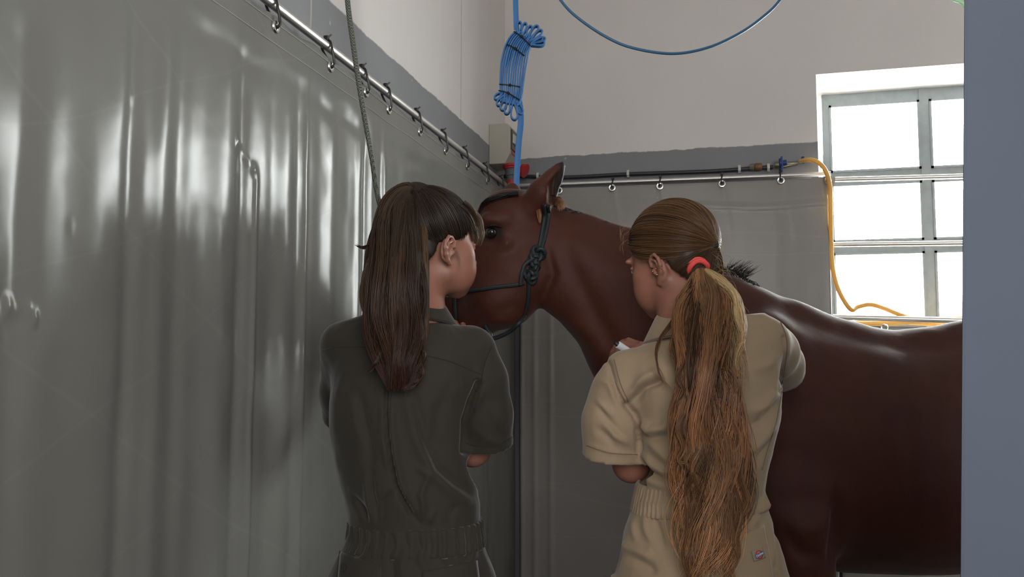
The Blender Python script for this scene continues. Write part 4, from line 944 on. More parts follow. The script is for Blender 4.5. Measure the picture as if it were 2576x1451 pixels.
def cloth(name, col, rows, sleeves, legs_, ridg, h, neck, parent, off, seed, weft):
    """coverall: body of elliptical sections, short sleeves, trousers; hems and neck are open"""
    zt_ = U(1000, rows[0][0], rows[0][3])[2] + .03; lo = U(760, 1451, rows[0][3])
    us = [U(r[1], r[0], r[3])[0] for r in rows] + [U(r[2], r[0], r[3])[0] for r in rows]
    xs = [p[0] for sl in sleeves for p, r in sl]; x0, x1 = min(us + xs) - .09, max(us + xs) + .09
    fd = Field(axis([(x0, .0042), (x1, None)]), axis([(rows[0][3] - .20, .0045), (rows[0][3] + .34, None)]), axis([(.07, .012), (.62, .0042), (zt_ + .04, None)]))
    sections(fd, rows, .02, p=2.15)
    for sl in sleeves: fd.tube([p for p, r in sl[:-1]], [r for p, r in sl[:-1]], k=.022)
    for lg in legs_: fd.tube([p for p, r in lg], [r for p, r in lg], k=.03)
    for sl in sleeves:                                                   # cut the sleeve square and hollow it
        (a, ra), (b, rb) = sl[-2], sl[-1]; d = nrm(np.array(b) - np.array(a))
        q = fd.win(np.array(a) - .12, np.array(a) + .14, 0); s_, X, Y, Z = q
        D = (X - a[0]) * d[0] + (Y - a[1]) * d[1] + (Z - a[2]) * d[2]
        dist = np.sqrt((X - a[0]) ** 2 + (Y - a[1]) ** 2 + (Z - a[2]) ** 2 + 0 * D); pl = np.where(dist < ra * 1.75, D, -.05)
        A = fd.F[s_]; fd.F[s_] = np.maximum(A, pl.astype(np.float32))
        fd.cap(np.array(a) - d * .05, np.array(a) + d * .05, ra - .012, ra - .004, k=.004, mode='sub')
    fd.cap(neck[0], neck[1], neck[2], neck[2] + .006, k=.006, mode='sub')
    V, Q = fd.mesh(2); N = normals(V, Q); x, y = pix(V); cw = rows[0][3] + .02
    back = np.clip((cw + .03 - V[:, 1]) / .03, 0, 1)
    V = V + N * (1.45 * ridges(x, y, ridg) * back + .0016 * vnoise(V * [1, 1, .5], 22, seed) + .0008 * vnoise(V * [1, 1, .6], 60, seed + 1))[:, None]
    o = mesh(name, V, Q, col, parent, off=off); return V, Q, o
def patch(bv, quad, nu, nv_, lift, thick, name, mat_, parent, off, rim=.0012):
    """piece of cloth sewn onto the garment: quad = four picture corners, TL TR BR BL"""
    q = [np.array(p, float) for p in quad]; vs = []
    for j in range(nv_):
        for i in range(nu):
            a, b = i / (nu - 1), j / (nv_ - 1); p = (q[0] * (1 - a) + q[1] * a) * (1 - b) + (q[3] * (1 - a) + q[2] * a) * b
            h_, n_ = hit(bv, *p); 
            if h_ is None: h_, n_ = Vector(vs[-1] if vs else U(*p, 1.6)), Vector((0, -1, 0))
            edge = rim if 0 < i < nu - 1 and 0 < j < nv_ - 1 else 0
            vs.append(np.array(h_) + np.array(n_) * (lift + edge))
    fs = [(j * nu + i, j * nu + i + 1, (j + 1) * nu + i + 1, (j + 1) * nu + i) for j in range(nv_ - 1) for i in range(nu - 1)]
    fs = [tuple(reversed(f)) for f in fs]
    o = mesh(name, vs, fs, mat_, parent, off=off); s = o.modifiers.new('thickness', 'SOLIDIFY'); s.thickness = thick; s.offset = -1; return o
def seam(bv, lines, name, mat_, parent, off, r=.0011, lift=.0004):
    b = MB()
    for ln in lines: skin_tube(b, bv, ln, r, lift, sides=6, sub=8)
    return b.build(name, mat_, parent, off=off)
def collar(cx, cy, w, rx, ry, stand, fall, flare, name, mat_, parent, off, yaw=0, tilt=0, gap=.5, st=None):
    """turned-down shirt collar: stand, fold, fall with points at the open front"""
    c = U(cx, cy, w); vs = []; n = 44; prof = [(0, -stand * .9), (.002, 0), (.006, .006), (flare * .55, -.2 * fall), (flare, -fall)]
    for i in range(n):
        a = -math.pi / 2 + (i / (n - 1) - .5) * 2 * (math.pi - gap * .5) + yaw; ft = abs(i / (n - 1) - .5) * 2
        for k, (o, z) in enumerate(prof):
            o2 = o * (1 + .9 * ft ** 6) if k == 4 else o; z2 = z * (1 + .35 * ft ** 6) if k == 4 else z
            X, Y = (rx + o2) * math.cos(a), (ry + o2) * math.sin(a)
            vs.append(c + np.array([X, Y, z2 - tilt * Y - .35 * max(0, Y) - (abs(X) / rx) ** 2 * .006 * (k >= 3)]))
    m = len(prof); fs = [(i * m + k, (i + 1) * m + k, (i + 1) * m + k + 1, i * m + k + 1) for i in range(n - 1) for k in range(m - 1)]
    for k_, nm in ((4, 'collar_edge'), (2, 'collar_fold')): MB().tube([Vector(vs[i * m + k_] - off) for i in range(n)], .0014 if k_ == 4 else .001, 6).build(nm, st or mat_, parent)
    o = mesh(name, vs, fs, mat_, parent, off=off); s = o.modifiers.new('thickness', 'SOLIDIFY'); s.thickness = .003; s.offset = 0
    b = o.modifiers.new('smooth', 'SUBSURF'); b.levels = 1; b.render_levels = 1; return o
def waistband(rows, n, name, mat_, parent, off, ruf, lift, cols_, dy=0):
    """gathered elastic band: rows as in sections(), ruffled round its length"""
    T = []; vs = []; m = len(rows); g = np.random.default_rng(5); phs = np.cumsum(g.uniform(.6, 1.4, n)); phs *= 2 * math.pi * cols_ / phs[-1]
    for i in range(n):
        a = 2 * math.pi * i / n
        for j, (y, xl, xr_, w, b_) in enumerate(rows):
            p0, p1 = U(xl, y, w), U(xr_, y + dy, w); cx = (p0[0] + p1[0]) / 2; A = (p1[0] - p0[0]) / 2
            e = 0 if j in (0, m - 1) else 1; rr = lift * (1 if e else .2) + ruf * math.sin(phs[i] + .5 * math.sin(j * 1.7)) * (.4 + .6 * abs(math.sin(j / (m - 1) * math.pi))) 
            ca, sa = math.cos(a), math.sin(a); zc = (p0[2] * (1 - (ca + 1) / 2) + p1[2] * (ca + 1) / 2)
            q = 2 / 2.15; X = (A + rr) * abs(ca) ** q * np.sign(ca); Y = (b_ + rr) * abs(sa) ** q * np.sign(sa); vs.append((cx + X, w + Y, zc))
    fs = [(i * m + j, i * m + j + 1, ((i + 1) % n) * m + j + 1, ((i + 1) % n) * m + j) for i in range(n) for j in range(m - 1)]
    o = mesh(name, vs, fs, mat_, parent, off=off); s = o.modifiers.new('thickness', 'SOLIDIFY'); s.thickness = .003; s.offset = -1; return o
def eyes(h, parent, off):
    for q in (-1, 1):
        p = h(q * .031, .0750, -.001); MB().lathe((0, 0, 0), tuple(h.f), [(.0115 * -math.cos(a), .0115 * math.sin(a) + 1e-4) for a in np.linspace(0, math.pi, 10)], 14).build('eye', m_eye, parent).location = p - off
def shoe(parent, p, name='boot', off=None):
    fd = Field(axis([(p[0] - .08, .005), (p[0] + .08, None)]), axis([(p[1] - .12, .005), (p[1] + .22, None)]), axis([(-.01, .005), (.22, None)]))
    fd.cap((p[0], p[1], .17), (p[0], p[1] - .02, .06), .045, .05, k=.02); fd.cap((p[0], p[1] - .03, .05), (p[0], p[1] + .12, .042), .047, .040, k=.03)
    s_ = tuple(slice(0, n) for n in fd.F.shape); Z = fd.ax[2][None, None, :]; fd.F = np.maximum(fd.F, (.004 - Z) + 0 * fd.F)
    V, Q = fd.mesh(1); mesh(name, V, Q, m_boot, parent, off=off)
m_boot = mat('black_rubber_boot', (.02, .02, .02), .5)

# ---------------------------------------------------------------- dark haired woman in the olive coverall
def cloth_mat(name, col, r=.85):
    return mat(name, col, r, spec=.25, sheen=.25, bump=[(1400, .12, .0006), (90, .22, .0012)], noise=[(7, tuple(c * .82 for c in col), .5)])
m_olive = cloth_mat('olive_twill', (.034, .030, .023)); m_olive2 = cloth_mat('olive_twill_stitching', (.02, .018, .014))
w1 = 1.76; P1 = np.array([U(1040, 1000, w1)[0], w1, 0.]); g1 = empty('person', uw2w(P1), YAW)
tag(g1, 'woman with dark high ponytail in olive coverall, seen from behind beside the curtain', 'person')
h1 = Head(1092, 612, 1.775, 52, 4, 0, .965)
fd = Field(axis([(-.46, .006), (-.215, .0024), (-.02, .006), (.06, None)]), axis([(1.58, .006), (1.68, .0026), (1.90, .0045), (2.34, None)]), axis([(.02, .014), (.62, .006), (1.28, .0035), (1.40, .0024), (1.70, None)]))
head_sdf(fd, h1); fd.cap(h1(-.008, -.026, -.045), U(1048, 800, 1.765), .048, .050, k=.025); fd.cap(U(1050, 800, 1.765), U(1050, 880, 1.765), .058, .09, k=.03)
rows1 = [(786, 930, 1060, 1.765, .045), (803, 872, 1108, 1.765, .056), (816, 850, 1146, 1.765, .068), (826, 838, 1188, 1.765, .085), (850, 834, 1212, 1.765, .098), (890, 836, 1224, 1.765, .108), (950, 838, 1214, 1.765, .118), (1020, 836, 1190, 1.765, .124), (1100, 836, 1176, 1.765, .126), (1180, 846, 1192, 1.765, .124),
         (1240, 866, 1206, 1.765, .122), (1285, 878, 1208, 1.765, .116), (1312, 884, 1206, 1.765, .112), (1345, 876, 1212, 1.765, .118), (1400, 850, 1224, 1.765, .132), (1451, 834, 1236, 1.765, .142), (1560, 815, 1255, 1.765, .150), (1680, 815, 1255, 1.765, .150)]
sections(fd, rows1, .02, shrink=.028)
al = [(U(1190, 880, 1.765), .044), (U(1200, 1000, 1.79), .042), (U(1190, 1128, 1.83), .038), (U(1180, 980, 1.95), .033), (U(1166, 900, 2.04), .026)]
fd.tube([p for p, r in al], [r for p, r in al], k=.008)
hand_sdf(fd, U(1166, 900, 2.04), np.array([-.18, .35, .55]), np.array([.35, -.9, .3]), -1, .95, .42)
bl = [(U(880, 885, 1.765), .042), (U(866, 990, 1.86), .040), (U(876, 1100, 1.96), .036), (U(980, 1000, 2.10), .030), (U(1040, 930, 2.17), .025)]
fd.tube([p for p, r in bl], [r for p, r in bl], k=.008); hand_sdf(fd, U(1040, 930, 2.17), np.array([.4, .2, .35]), np.array([-.4, -.8, .4]), 1, .95, .3)
zl1 = []
for q, px in ((-1, 950), (1, 1120)):
    u0 = U(px, 1600, w1)[0]; L_g = [(np.array([u0, w1 + .01, .80]), .088), (np.array([u0 + q * .02, w1 + .01, .50]), .058), (np.array([u0 + q * .03, w1 - .01, .30]), .056), (np.array([u0 + q * .035, w1 - .01, .12]), .04)]
    fd.tube([p for p, r in L_g], [r for p, r in L_g], k=.03); zl1.append([(np.array([u0, w1 + .005, .83]), .105), (np.array([u0 + q * .02, w1 + .01, .50]), .085), (np.array([u0 + q * .03, w1 - .01, .14]), .075)])
    shoe(g1, (u0 + q * .035, w1 - .01), off=P1)
BV, BQ = fd.mesh(1); mesh('body', BV, BQ, m_skin, g1, off=P1); del fd; eyes(h1, g1, P1)
slr = [(U(1185, 884, 1.765), .054), (U(1208, 960, 1.77), .055), (U(1222, 1040, 1.78), .054), (U(1228, 1119, 1.80), .053), (U(1232, 1190, 1.82), .053)]
sll = [(U(868, 868, 1.765), .051), (U(866, 980, 1.85), .050), (U(866, 1050, 1.92), .048), (U(866, 1110, 1.96), .048)]
K = lambda pts: [(780 + x * .4625, 780 + y * .4625) for x, y in pts]
rg1 = [(K([(415, 430), (418, 640), (440, 800), (470, 950), (545, 1110)]), -.013, 5, 1), (K([(440, 460), (446, 660), (470, 820), (500, 950), (575, 1120)]), .009, 10), (K([(395, 500), (400, 700), (425, 850)]), .006, 9),
       (K([(550, 430), (625, 700), (700, 860), (800, 940), (900, 1010)]), -.008, 14), (K([(520, 450), (590, 720), (660, 880), (760, 980), (880, 1060)]), .008, 16), (K([(740, 470), (700, 560), (690, 700), (740, 800)]), -.005, 16),
       (K([(180, 350), (150, 500), (135, 700)]), .005, 16), (K([(255, 440), (280, 560), (320, 720), (330, 860)]), -.006, 14), (K([(220, 440), (240, 560), (280, 720)]), .004, 14), (K([(330, 880), (335, 1000), (370, 1140)]), -.007, 7), (K([(300, 900), (320, 1040), (340, 1150)]), .005, 9),
       (K([(460, 980), (400, 1040), (395, 1140)]), -.006, 6), (K([(580, 850), (640, 900), (600, 1010), (650, 1150)]), .006, 7), (K([(540, 1000), (545, 1080), (590, 1160)]), -.006, 6), (K([(615, 1010), (610, 1080), (620, 1150)]), .005, 6), (K([(680, 1080), (660, 1120), (655, 1160)]), .004, 6),
       (K([(800, 1060), (770, 1110), (760, 1160)]), -.005, 7), (K([(230, 1010), (290, 1090), (310, 1150)]), -.006, 8), (K([(915, 400), (880, 500), (850, 600), (845, 760)]), -.016, 8, 1), (K([(935, 340), (960, 260), (985, 200)]), -.004, 4),
       (K([(930, 420), (920, 480), (900, 540)]), .005, 8), (K([(960, 560), (1000, 640), (1060, 700)]), -.003, 10), (K([(900, 640), (960, 700), (1080, 740)]), .003, 10), (K([(760, 300), (800, 400), (790, 480)]), .004, 12), (K([(610, 1300), (600, 1360), (640, 1420)]), .005, 9), (K([(440, 1300), (450, 1400), (455, 1480)]), -.005, 6),
       (K([(520, 1300), (500, 1380), (510, 1470)]), .005, 10), (K([(320, 1250), (270, 1310), (220, 1370)]), -.005, 7), (K([(700, 1300), (760, 1380), (800, 1400)]), -.004, 8), (K([(900, 1300), (870, 1380)]), .004, 8)]
CV1, CQ1, co1 = cloth('coverall', m_olive, rows1, [slr, sll], zl1, rg1, h1, (U(1070, 760, 1.775), U(1058, 815, 1.775), .050), g1, P1, 71, None)
bv1 = bvh_of(CV1, CQ1)
collar(1048, 766, 1.775, .051, .053, .020, .027, .032, 'collar', m_olive, g1, P1, yaw=-.25, tilt=-.05, gap=1.5, st=m_olive2)
wr = [(1304, 884, 1208, 1.765, .112), (1310, 884, 1208, 1.765, .112), (1326, 884, 1208, 1.765, .112), (1342, 882, 1210, 1.765, .113), (1358, 878, 1212, 1.765, .116), (1368, 872, 1215, 1.765, .119), (1374, 870, 1216, 1.765, .119)]
waistband(wr, 420, 'waistband', m_olive, g1, P1, .0030, .005, 40)
seam(bv1, [K([(70, 220), (150, 200), (240, 200), (330, 205), (450, 215), (560, 235), (660, 255), (760, 280), (860, 320), (930, 350)])], 'yoke_seam', m_olive2, g1, P1, .0012)
seam(bv1, [K([(985, 200), (945, 300), (925, 400), (905, 440)])], 'armhole_seam', m_olive2, g1, P1, .0014)
seam(bv1, [K([(845, 722), (900, 738), (1000, 742), (1098, 690)])], 'sleeve_hem', m_olive2, g1, P1, .0010)
patch(bv1, K([(165, 1310), (390, 1395), (385, 1520), (150, 1500)]), 14, 10, .003, .002, 'back_pocket', m_olive, g1, P1)
patch(bv1, K([(610, 1420), (905, 1360), (925, 1520), (600, 1520)]), 16, 10, .003, .002, 'back_pocket', m_olive, g1, P1)
bh, bn = hit(bv1, *K([(193, 1405)])[0]); bt = MB().lathe((0, 0, 0), tuple(bn), [(.004, .0075), (.0065, .0085), (.0075, .007), (.0072, .0045), (.0065, .003)], 18).build('button', mat('dark_button', (.03, .03, .028), .35), g1); bt.location = np.array(bh) - P1
# hair
tie1 = (-.002, -.052, .100); T1 = h1(*tie1)
cap_hair(h1, 'hair', (.026, .016, .011), g1, P1, lambda fd: (fd.cap(h1(0, -.03, .07), h1(-.002, -.056, .104), .050, .022, k=.03)))
S = Strands(); DK = [(0, (.045, .030, .021)), (.6, (.055, .036, .024)), (1, (.065, .042, .028))]
scalp_strands(S, h1, tie1, 3000, DK, 80, lift=.004); scalp_strands(S, h1, tie1, 900, DK, 79, lift=.003, cen=(0, -.034, -.030), rad=(.0655, .068, .060), zr=(-.084, .01)); S.build('combed_hair', m_hair_d, g1, P1)
S = Strands(); PT = [(0, (.062, .038, .022)), (.35, (.060, .036, .021)), (.65, (.062, .032, .018)), (1, (.080, .030, .018))]
tw = T1[1]
lock(S, [(1050, 492, tw, 8, .008), (1030, 482, tw - .035, 26, .02), (1008, 510, tw - .055, 44, .032), (998, 560, tw - .07, 56, .036), (994, 620, tw - .08, 66, .04), (992, 700, tw - .10, 76, .042), (994, 780, tw - .11, 76, .040), (998, 850, tw - .13, 66, .034), (1000, 920, tw - .15, 46, .026), (1000, 985, tw - .155, 22, .012)], 2300, PT, wave=.006, clumps=30, seg=38, r=.0008, tend=(.72, 1.0), seed=81, ragged=.004, jitter=.2, vary=.35)
lock(S, [(1052, 494, tw, 6, .006), (1060, 500, tw - .03, 12, .012), (1066, 560, tw - .05, 14, .016), (1070, 640, tw - .06, 12, .018), (1068, 740, tw - .07, 12, .018), (1062, 840, tw - .08, 14, .016), (1050, 900, tw - .10, 14, .01)], 420, [(0, (.045, .026, .018)), (.4, (.10, .055, .028)), (.75, (.13, .07, .035)), (1, (.07, .03, .02))], wave=.003, clumps=9, seg=32, r=.0007, seed=82)
lock(S, [(1000, 500, tw - .05, 10, .02), (965, 530, tw - .07, 10, .02), (945, 575, tw - .08, 10, .012), (938, 610, tw - .08, 8, .01), (915, 622, tw - .08, 4, .006), (892, 614, tw - .08, 2, .003)], 90, PT, wave=.001, seg=22, r=.0006, seed=83, clumps=4, tend=(.75, 1))
lock(S, [(960, 620, tw - .08, 12, .012), (930, 665, tw - .09, 10, .012), (913, 720, tw - .10, 7, .01), (917, 780, tw - .11, 8, .01), (935, 840, tw - .12, 8, .01)], 150, PT, wave=.002, seg=22, r=.0006, seed=84, clumps=5, tend=(.6, 1))
lock(S, [(1040, 860, tw - .11, 16, .012), (1058, 900, tw - .12, 12, .012), (1048, 945, tw - .14, 10, .01), (1010, 985, tw - .15, 6, .006)], 170, PT, wave=.005, seg=22, r=.0006, seed=85, clumps=7, tend=(.7, 1))
lock(S, [(970, 880, tw - .14, 12, .01), (945, 915, tw - .15, 8, .008), (925, 935, tw - .15, 2, .003)], 60, PT, wave=.002, seg=16, r=.0006, seed=86, clumps=4, tend=(.6, 1))
S.build('ponytail', m_hair_d, g1, P1)
S = Strands(); FR_ = [(0, (.05, .03, .02)), (.5, (.16, .10, .055)), (1, (.22, .15, .09))]
fw_ = h1(.03, .085, .05)[1]
lock(S, [(1166, 512, fw_ - .05, 10, .01), (1188, 532, fw_ - .02, 11, .01), (1204, 560, fw_, 13, .01), (1210, 588, fw_ + .005, 12, .01), (1206, 620, fw_ + .005, 9, .008)], 150, FR_, wave=.0015, seg=22, r=.0005, seed=87, clumps=10, tend=(.55, 1))
lock(S, [(1146, 524, fw_ - .07, 14, .008), (1172, 552, fw_ - .05, 16, .008), (1184, 588, fw_ - .03, 16, .008), (1188, 614, fw_ - .02, 13, .006)], 160, [(0, (.04, .025, .018)), (1, (.11, .07, .045))], wave=.0015, seg=22, r=.0005, seed=88, clumps=10, tend=(.5, 1))
er_ = h1(.072, .012, -.005)
lock(S, [(1150, 628, er_[1] - .004, 8, .004), (1160, 655, er_[1] - .002, 8, .004), (1158, 680, er_[1] - .002, 5, .003)], 14, [(0, (.10, .06, .04)), (1, (.22, .13, .08))], wave=.0015, seg=12, r=.00014, seed=89, clumps=5, tend=(.5, 1))
S.build('fringe', m_hair_d, g1, P1)
tv = h1(-.002, -.056, .104) - P1; ax1 = nrm(U(1035, 480, tw - .05) - U(1064, 500, tw))
MB().tube([Vector(tv + .016 * (np.array([0, 1., 0]) * math.cos(a) + np.cross(ax1, [0, 1., 0]) * math.sin(a)) * (1 + .05 * math.cos(3 * a))) for a in np.linspace(0, 2 * math.pi, 25)[:-1]], .0055, 8, closed=True).build('hair_tie', mat('black_elastic', (.012, .012, .014), .7), g1)

# ---------------------------------------------------------------- blonde woman in the khaki coverall
m_khaki = cloth_mat('khaki_twill', (.32, .238, .15)); m_khaki2 = cloth_mat('khaki_twill_stitching', (.17, .135, .09))
w2 = 1.62; P2 = np.array([U(1760, 1000, w2)[0], w2, 0.]); g2 = empty('person', uw2w(P2), YAW)
tag(g2, 'woman with long golden brown ponytail in khaki coverall, bending her head to the horse', 'person')
h2 = Head(1690, 652, 1.68, -43, 14, 4, .93)
fd = Field(axis([(.08, .005), (.16, .0024), (.36, .005), (.62, None)]), axis([(1.46, .006), (1.56, .0026), (1.80, .0045), (2.12, None)]), axis([(.02, .014), (.62, .006), (1.28, .0032), (1.36, .0024), (1.62, None)]))
head_sdf(fd, h2); fd.cap(h2(0, -.024, -.045), U(1735, 812, 1.63), .050, .053, k=.03); fd.cap(U(1735, 812, 1.63), U(1750, 900, 1.62), .058, .09, k=.03)
rows2 = [(792, 1740, 1915, 1.63, .045), (808, 1712, 1935, 1.63, .055), (828, 1690, 1945, 1.63, .068), (846, 1660, 1955, 1.63, .08), (862, 1622, 1960, 1.63, .092), (895, 1572, 1962, 1.63, .102), (940, 1548, 1964, 1.62, .112), (1010, 1580, 1962, 1.62, .116), (1080, 1602, 1952, 1.62, .118), (1150, 1608, 1930, 1.62, .115),
         (1210, 1602, 1916, 1.62, .110), (1250, 1596, 1914, 1.62, .106), (1290, 1588, 1930, 1.62, .112), (1350, 1566, 1952, 1.62, .125), (1410, 1552, 1968, 1.62, .135), (1460, 1542, 1982, 1.62, .142), (1600, 1530, 2010, 1.62, .150), (1700, 1530, 2010, 1.62, .150)]
sections(fd, rows2, .02, shrink=.028)
al = [(U(1594, 962, 1.625), .034), (U(1572, 1050, 1.63), .037), (U(1588, 1166, 1.68), .036), (U(1600, 1020, 1.80), .031), (U(1662, 930, 1.90), .025)]
fd.tube([p for p, r in al], [r for p, r in al], k=.008)
hand_sdf(fd, U(1662, 930, 1.90), np.array([-.5, .3, .42]), np.array([.25, -.7, .75]), 1, .92, .5)
bl = [(U(1918, 875, 1.63), .034), (U(1950, 905, 1.72), .032), (U(1968, 942, 1.83), .030), (U(1880, 940, 1.88), .028), (U(1760, 910, 1.90), .025)]
fd.tube([p for p, r in bl], [r for p, r in bl], k=.008); hand_sdf(fd, U(1760, 910, 1.90), np.array([-.9, .15, .25]), np.array([.2, -.8, .6]), -1, .95, .5)
zl2 = []
for q, px in ((-1, 1665), (1, 1860)):
    u0 = U(px, 1600, w2)[0]; L_g = [(np.array([u0, w2 + .01, .80]), .086), (np.array([u0 + q * .02, w2 + .01, .50]), .058), (np.array([u0 + q * .03, w2 - .01, .30]), .055), (np.array([u0 + q * .035, w2 - .01, .12]), .04)]
    fd.tube([p for p, r in L_g], [r for p, r in L_g], k=.03); zl2.append([(np.array([u0, w2 + .005, .83]), .105), (np.array([u0 + q * .02, w2 + .01, .50]), .085), (np.array([u0 + q * .03, w2 - .01, .14]), .075)])
    shoe(g2, (u0 + q * .035, w2 - .01), off=P2)
BV, BQ = fd.mesh(1); mesh('body', BV, BQ, m_skin, g2, off=P2); del fd; eyes(h2, g2, P2)
sl2 = [(U(1580, 940, 1.625), .048), (U(1562, 990, 1.625), .053), (U(1545, 1060, 1.63), .057), (U(1537, 1150, 1.64), .056), (U(1532, 1220, 1.65), .056)]
sr2 = [(U(1922, 862, 1.63), .050), (U(1940, 885, 1.68), .050), (U(1958, 915, 1.76), .048), (U(1968, 935, 1.81), .048), (U(1985, 975, 1.88), .048)]
K = lambda pts: [(1440 + x * .4624, 780 + y * .4624) for x, y in pts]
rg2 = [(K([(285, 500), (330, 500), (380, 430), (470, 385)]), -.014, 9, 'start'), (K([(290, 470), (340, 430), (400, 370), (470, 340)]), .009, 12), (K([(295, 515), (340, 570), (362, 620), (364, 760)]), -.014, 7, 1), (K([(360, 600), (430, 650), (500, 640), (570, 560)]), .009, 12), (K([(370, 660), (440, 700), (520, 680)]), -.006, 9),
       (K([(400, 640), (450, 740), (520, 810), (590, 840)]), .006, 13), (K([(375, 770), (430, 840), (500, 880), (570, 880)]), .007, 10), (K([(370, 800), (420, 880), (500, 920)]), -.006, 8), (K([(355, 890), (420, 930), (520, 970)]), .004, 8),
       (K([(185, 270), (200, 300), (250, 480), (300, 540)]), -.006, 6), (K([(150, 380), (200, 400), (250, 520)]), .004, 9), (K([(130, 490), (180, 540), (230, 580)]), .005, 8), (K([(135, 510), (190, 600), (270, 680)]), -.005, 8), (K([(170, 590), (230, 680), (310, 730)]), .005, 8), (K([(130, 640), (200, 700), (240, 760)]), -.004, 9), (K([(80, 730), (200, 770), (350, 790)]), .0015, 5),
       (K([(1150, 150), (1160, 250), (1140, 380), (1130, 440)]), -.006, 5, 1), (K([(1130, 230), (1060, 300), (950, 330)]), .004, 14), (K([(1110, 440), (1050, 520), (960, 560)]), .007, 13), (K([(1115, 480), (1040, 600), (950, 650)]), -.006, 11), (K([(1120, 560), (1040, 700), (960, 780)]), .006, 12), (K([(1090, 680), (1020, 800), (950, 860)]), -.005, 10), (K([(960, 60), (930, 120), (910, 180)]), .003, 14),
       (K([(940, 500), (960, 620), (950, 760)]), -.005, 12), (K([(280, 1260), (300, 1290), (400, 1330), (440, 1300)]), .006, 14), (K([(300, 1330), (420, 1400), (450, 1440)]), -.006, 12), (K([(330, 1130), (335, 1200), (350, 1260)]), .004, 7), (K([(390, 1120), (400, 1200), (430, 1260)]), .004, 8), (K([(450, 1130), (470, 1200), (500, 1300)]), -.004, 8), (K([(860, 1120), (900, 1200), (1000, 1190)]), .006, 12), (K([(850, 1180), (940, 1210), (1030, 1150)]), -.005, 9), (K([(990, 1080), (1000, 1150), (960, 1200)]), .004, 8),
       (K([(840, 1250), (850, 1350), (845, 1450)]), -.006, 9), (K([(820, 1280), (870, 1400)]), .004, 10), (K([(1105, 1120), (1110, 1250), (1110, 1400)]), -.003, 5, 1), (K([(1080, 1250), (1090, 1400)]), .004, 10), (K([(255, 1150), (255, 1300), (225, 1420)]), -.008, 6, 1)]
CV2, CQ2, co2 = cloth('coverall', m_khaki, rows2, [sl2, sr2], zl2, rg2, h2, (U(1728, 760, 1.64), U(1736, 812, 1.64), .050), g2, P2, 91, None)
bv2 = bvh_of(CV2, CQ2)
collar(1732, 793, 1.64, .054, .056, .022, .038, .030, 'collar', m_khaki, g2, P2, yaw=.25, tilt=0, gap=1.6, st=m_khaki2)
lx = lambda y: 1602 - max(0, (y - 1240)) * .2
wr = [(y, xl, xr_, 1.62, b_) for y, xl, xr_, b_ in ((1214, 1607, 1912, .107), (1222, 1605, 1912, .106), (1236, 1603, 1911, .104), (1247, 1600, 1911, .103), (1252, 1599, 1912, .1015), (1258, 1598, 1914, .104), (1272, 1595, 1920, .107), (1284, 1592, 1926, .110), (1290, 1591, 1928, .110))]
waistband(wr, 460, 'waistband', m_khaki, g2, P2, .0022, .0032, 66, -22)
seam(bv2, [K([(205, 275), (240, 400), (290, 500)]), K([(228, 270), (262, 400), (305, 495)])], 'armhole_seam', m_khaki2, g2, P2, .0011)
seam(bv2, [K([(1130, 60), (1165, 160), (1160, 280), (1135, 430)]), K([(1142, 420), (1110, 600), (1060, 760), (1030, 870)])], 'side_seam', m_khaki2, g2, P2, .0011)
seam(bv2, [K([(80, 735), (200, 775), (355, 785)])], 'sleeve_hem', m_khaki2, g2, P2, .0009)
patch(bv2, K([(870, 1245), (1035, 1160), (1100, 1250), (1110, 1500)])[:0] or K([(840, 1250), (1040, 1165), (1100, 1500), (860, 1520)]), 16, 18, .0028, .002, 'back_pocket', m_khaki, g2, P2)
patch(bv2, K([(964, 1310), (1022, 1290), (1038, 1348), (980, 1369)]), 8, 8, .0062, .0012, 'woven_label', mat('label_cloth', (.27, .235, .17), .85, bump=(1500, .2, .0004)), g2, P2, .0002)
# emblem on the label: orange disc in a red ring, blue ribbon with the maker's word
lc_, ln_ = hit(bv2, *K([(1003, 1330)])[0]); lc_ = np.array(lc_); ln_ = nrm(ln_)
ta = math.radians(24); ux = nrm(np.array([math.cos(ta), 0, math.sin(ta)]) - ln_ * (np.array([math.cos(ta), 0, math.sin(ta)]) @ ln_)); uy = np.cross(ln_, ux) * (1 if np.cross(ln_, ux)[2] > 0 else -1)
LP = lambda a, b, c=0: lc_ + ln_ * (.0072 + c) + ux * a + uy * b - P2
def disc(r0, r1, c, name, m, n=40):
    vs = [LP(r * math.cos(t), r * math.sin(t), c) for r in (r0, r1) for t in np.linspace(0, 2 * math.pi, n + 1)[:-1]] + [LP(r1 * math.cos(t), r1 * math.sin(t), c - .0006) for t in np.linspace(0, 2 * math.pi, n + 1)[:-1]]
    fs = [(i, (i + 1) % n, n + (i + 1) % n, n + i) for i in range(n)] + [(n + i, n + (i + 1) % n, 2 * n + (i + 1) % n, 2 * n + i) for i in range(n)]
    if r0 < 1e-3: fs.append(tuple(range(n)))
    return mesh(name, vs, fs, m, g2)
m_or = mat('orange_thread', (.75, .22, .02), .7); m_rd = mat('red_thread', (.45, .02, .04), .7); m_bl = mat('blue_thread', (.05, .07, .25), .7); m_wt = mat('pale_thread', (.62, .68, .75), .7)
disc(.0001, .0058, .0003, 'orange_disc', m_or); disc(.0056, .0074, .0005, 'red_ring', m_rd)
vs = [LP(x, y, .0009) for x, y in ((-.0092, -.0030), (.0092, -.0030), (.0082, 0), (.0092, .0030), (-.0092, .0030), (-.0082, 0))] + [LP(x, y, .0002) for x, y in ((-.0092, -.0030), (.0092, -.0030), (.0082, 0), (.0092, .0030), (-.0092, .0030), (-.0082, 0))]
mesh('blue_ribbon', vs, [(0, 1, 2, 3, 4, 5)] + [(i, (i + 1) % 6, 6 + (i + 1) % 6, 6 + i) for i in range(6)], m_bl, g2, smooth=False)
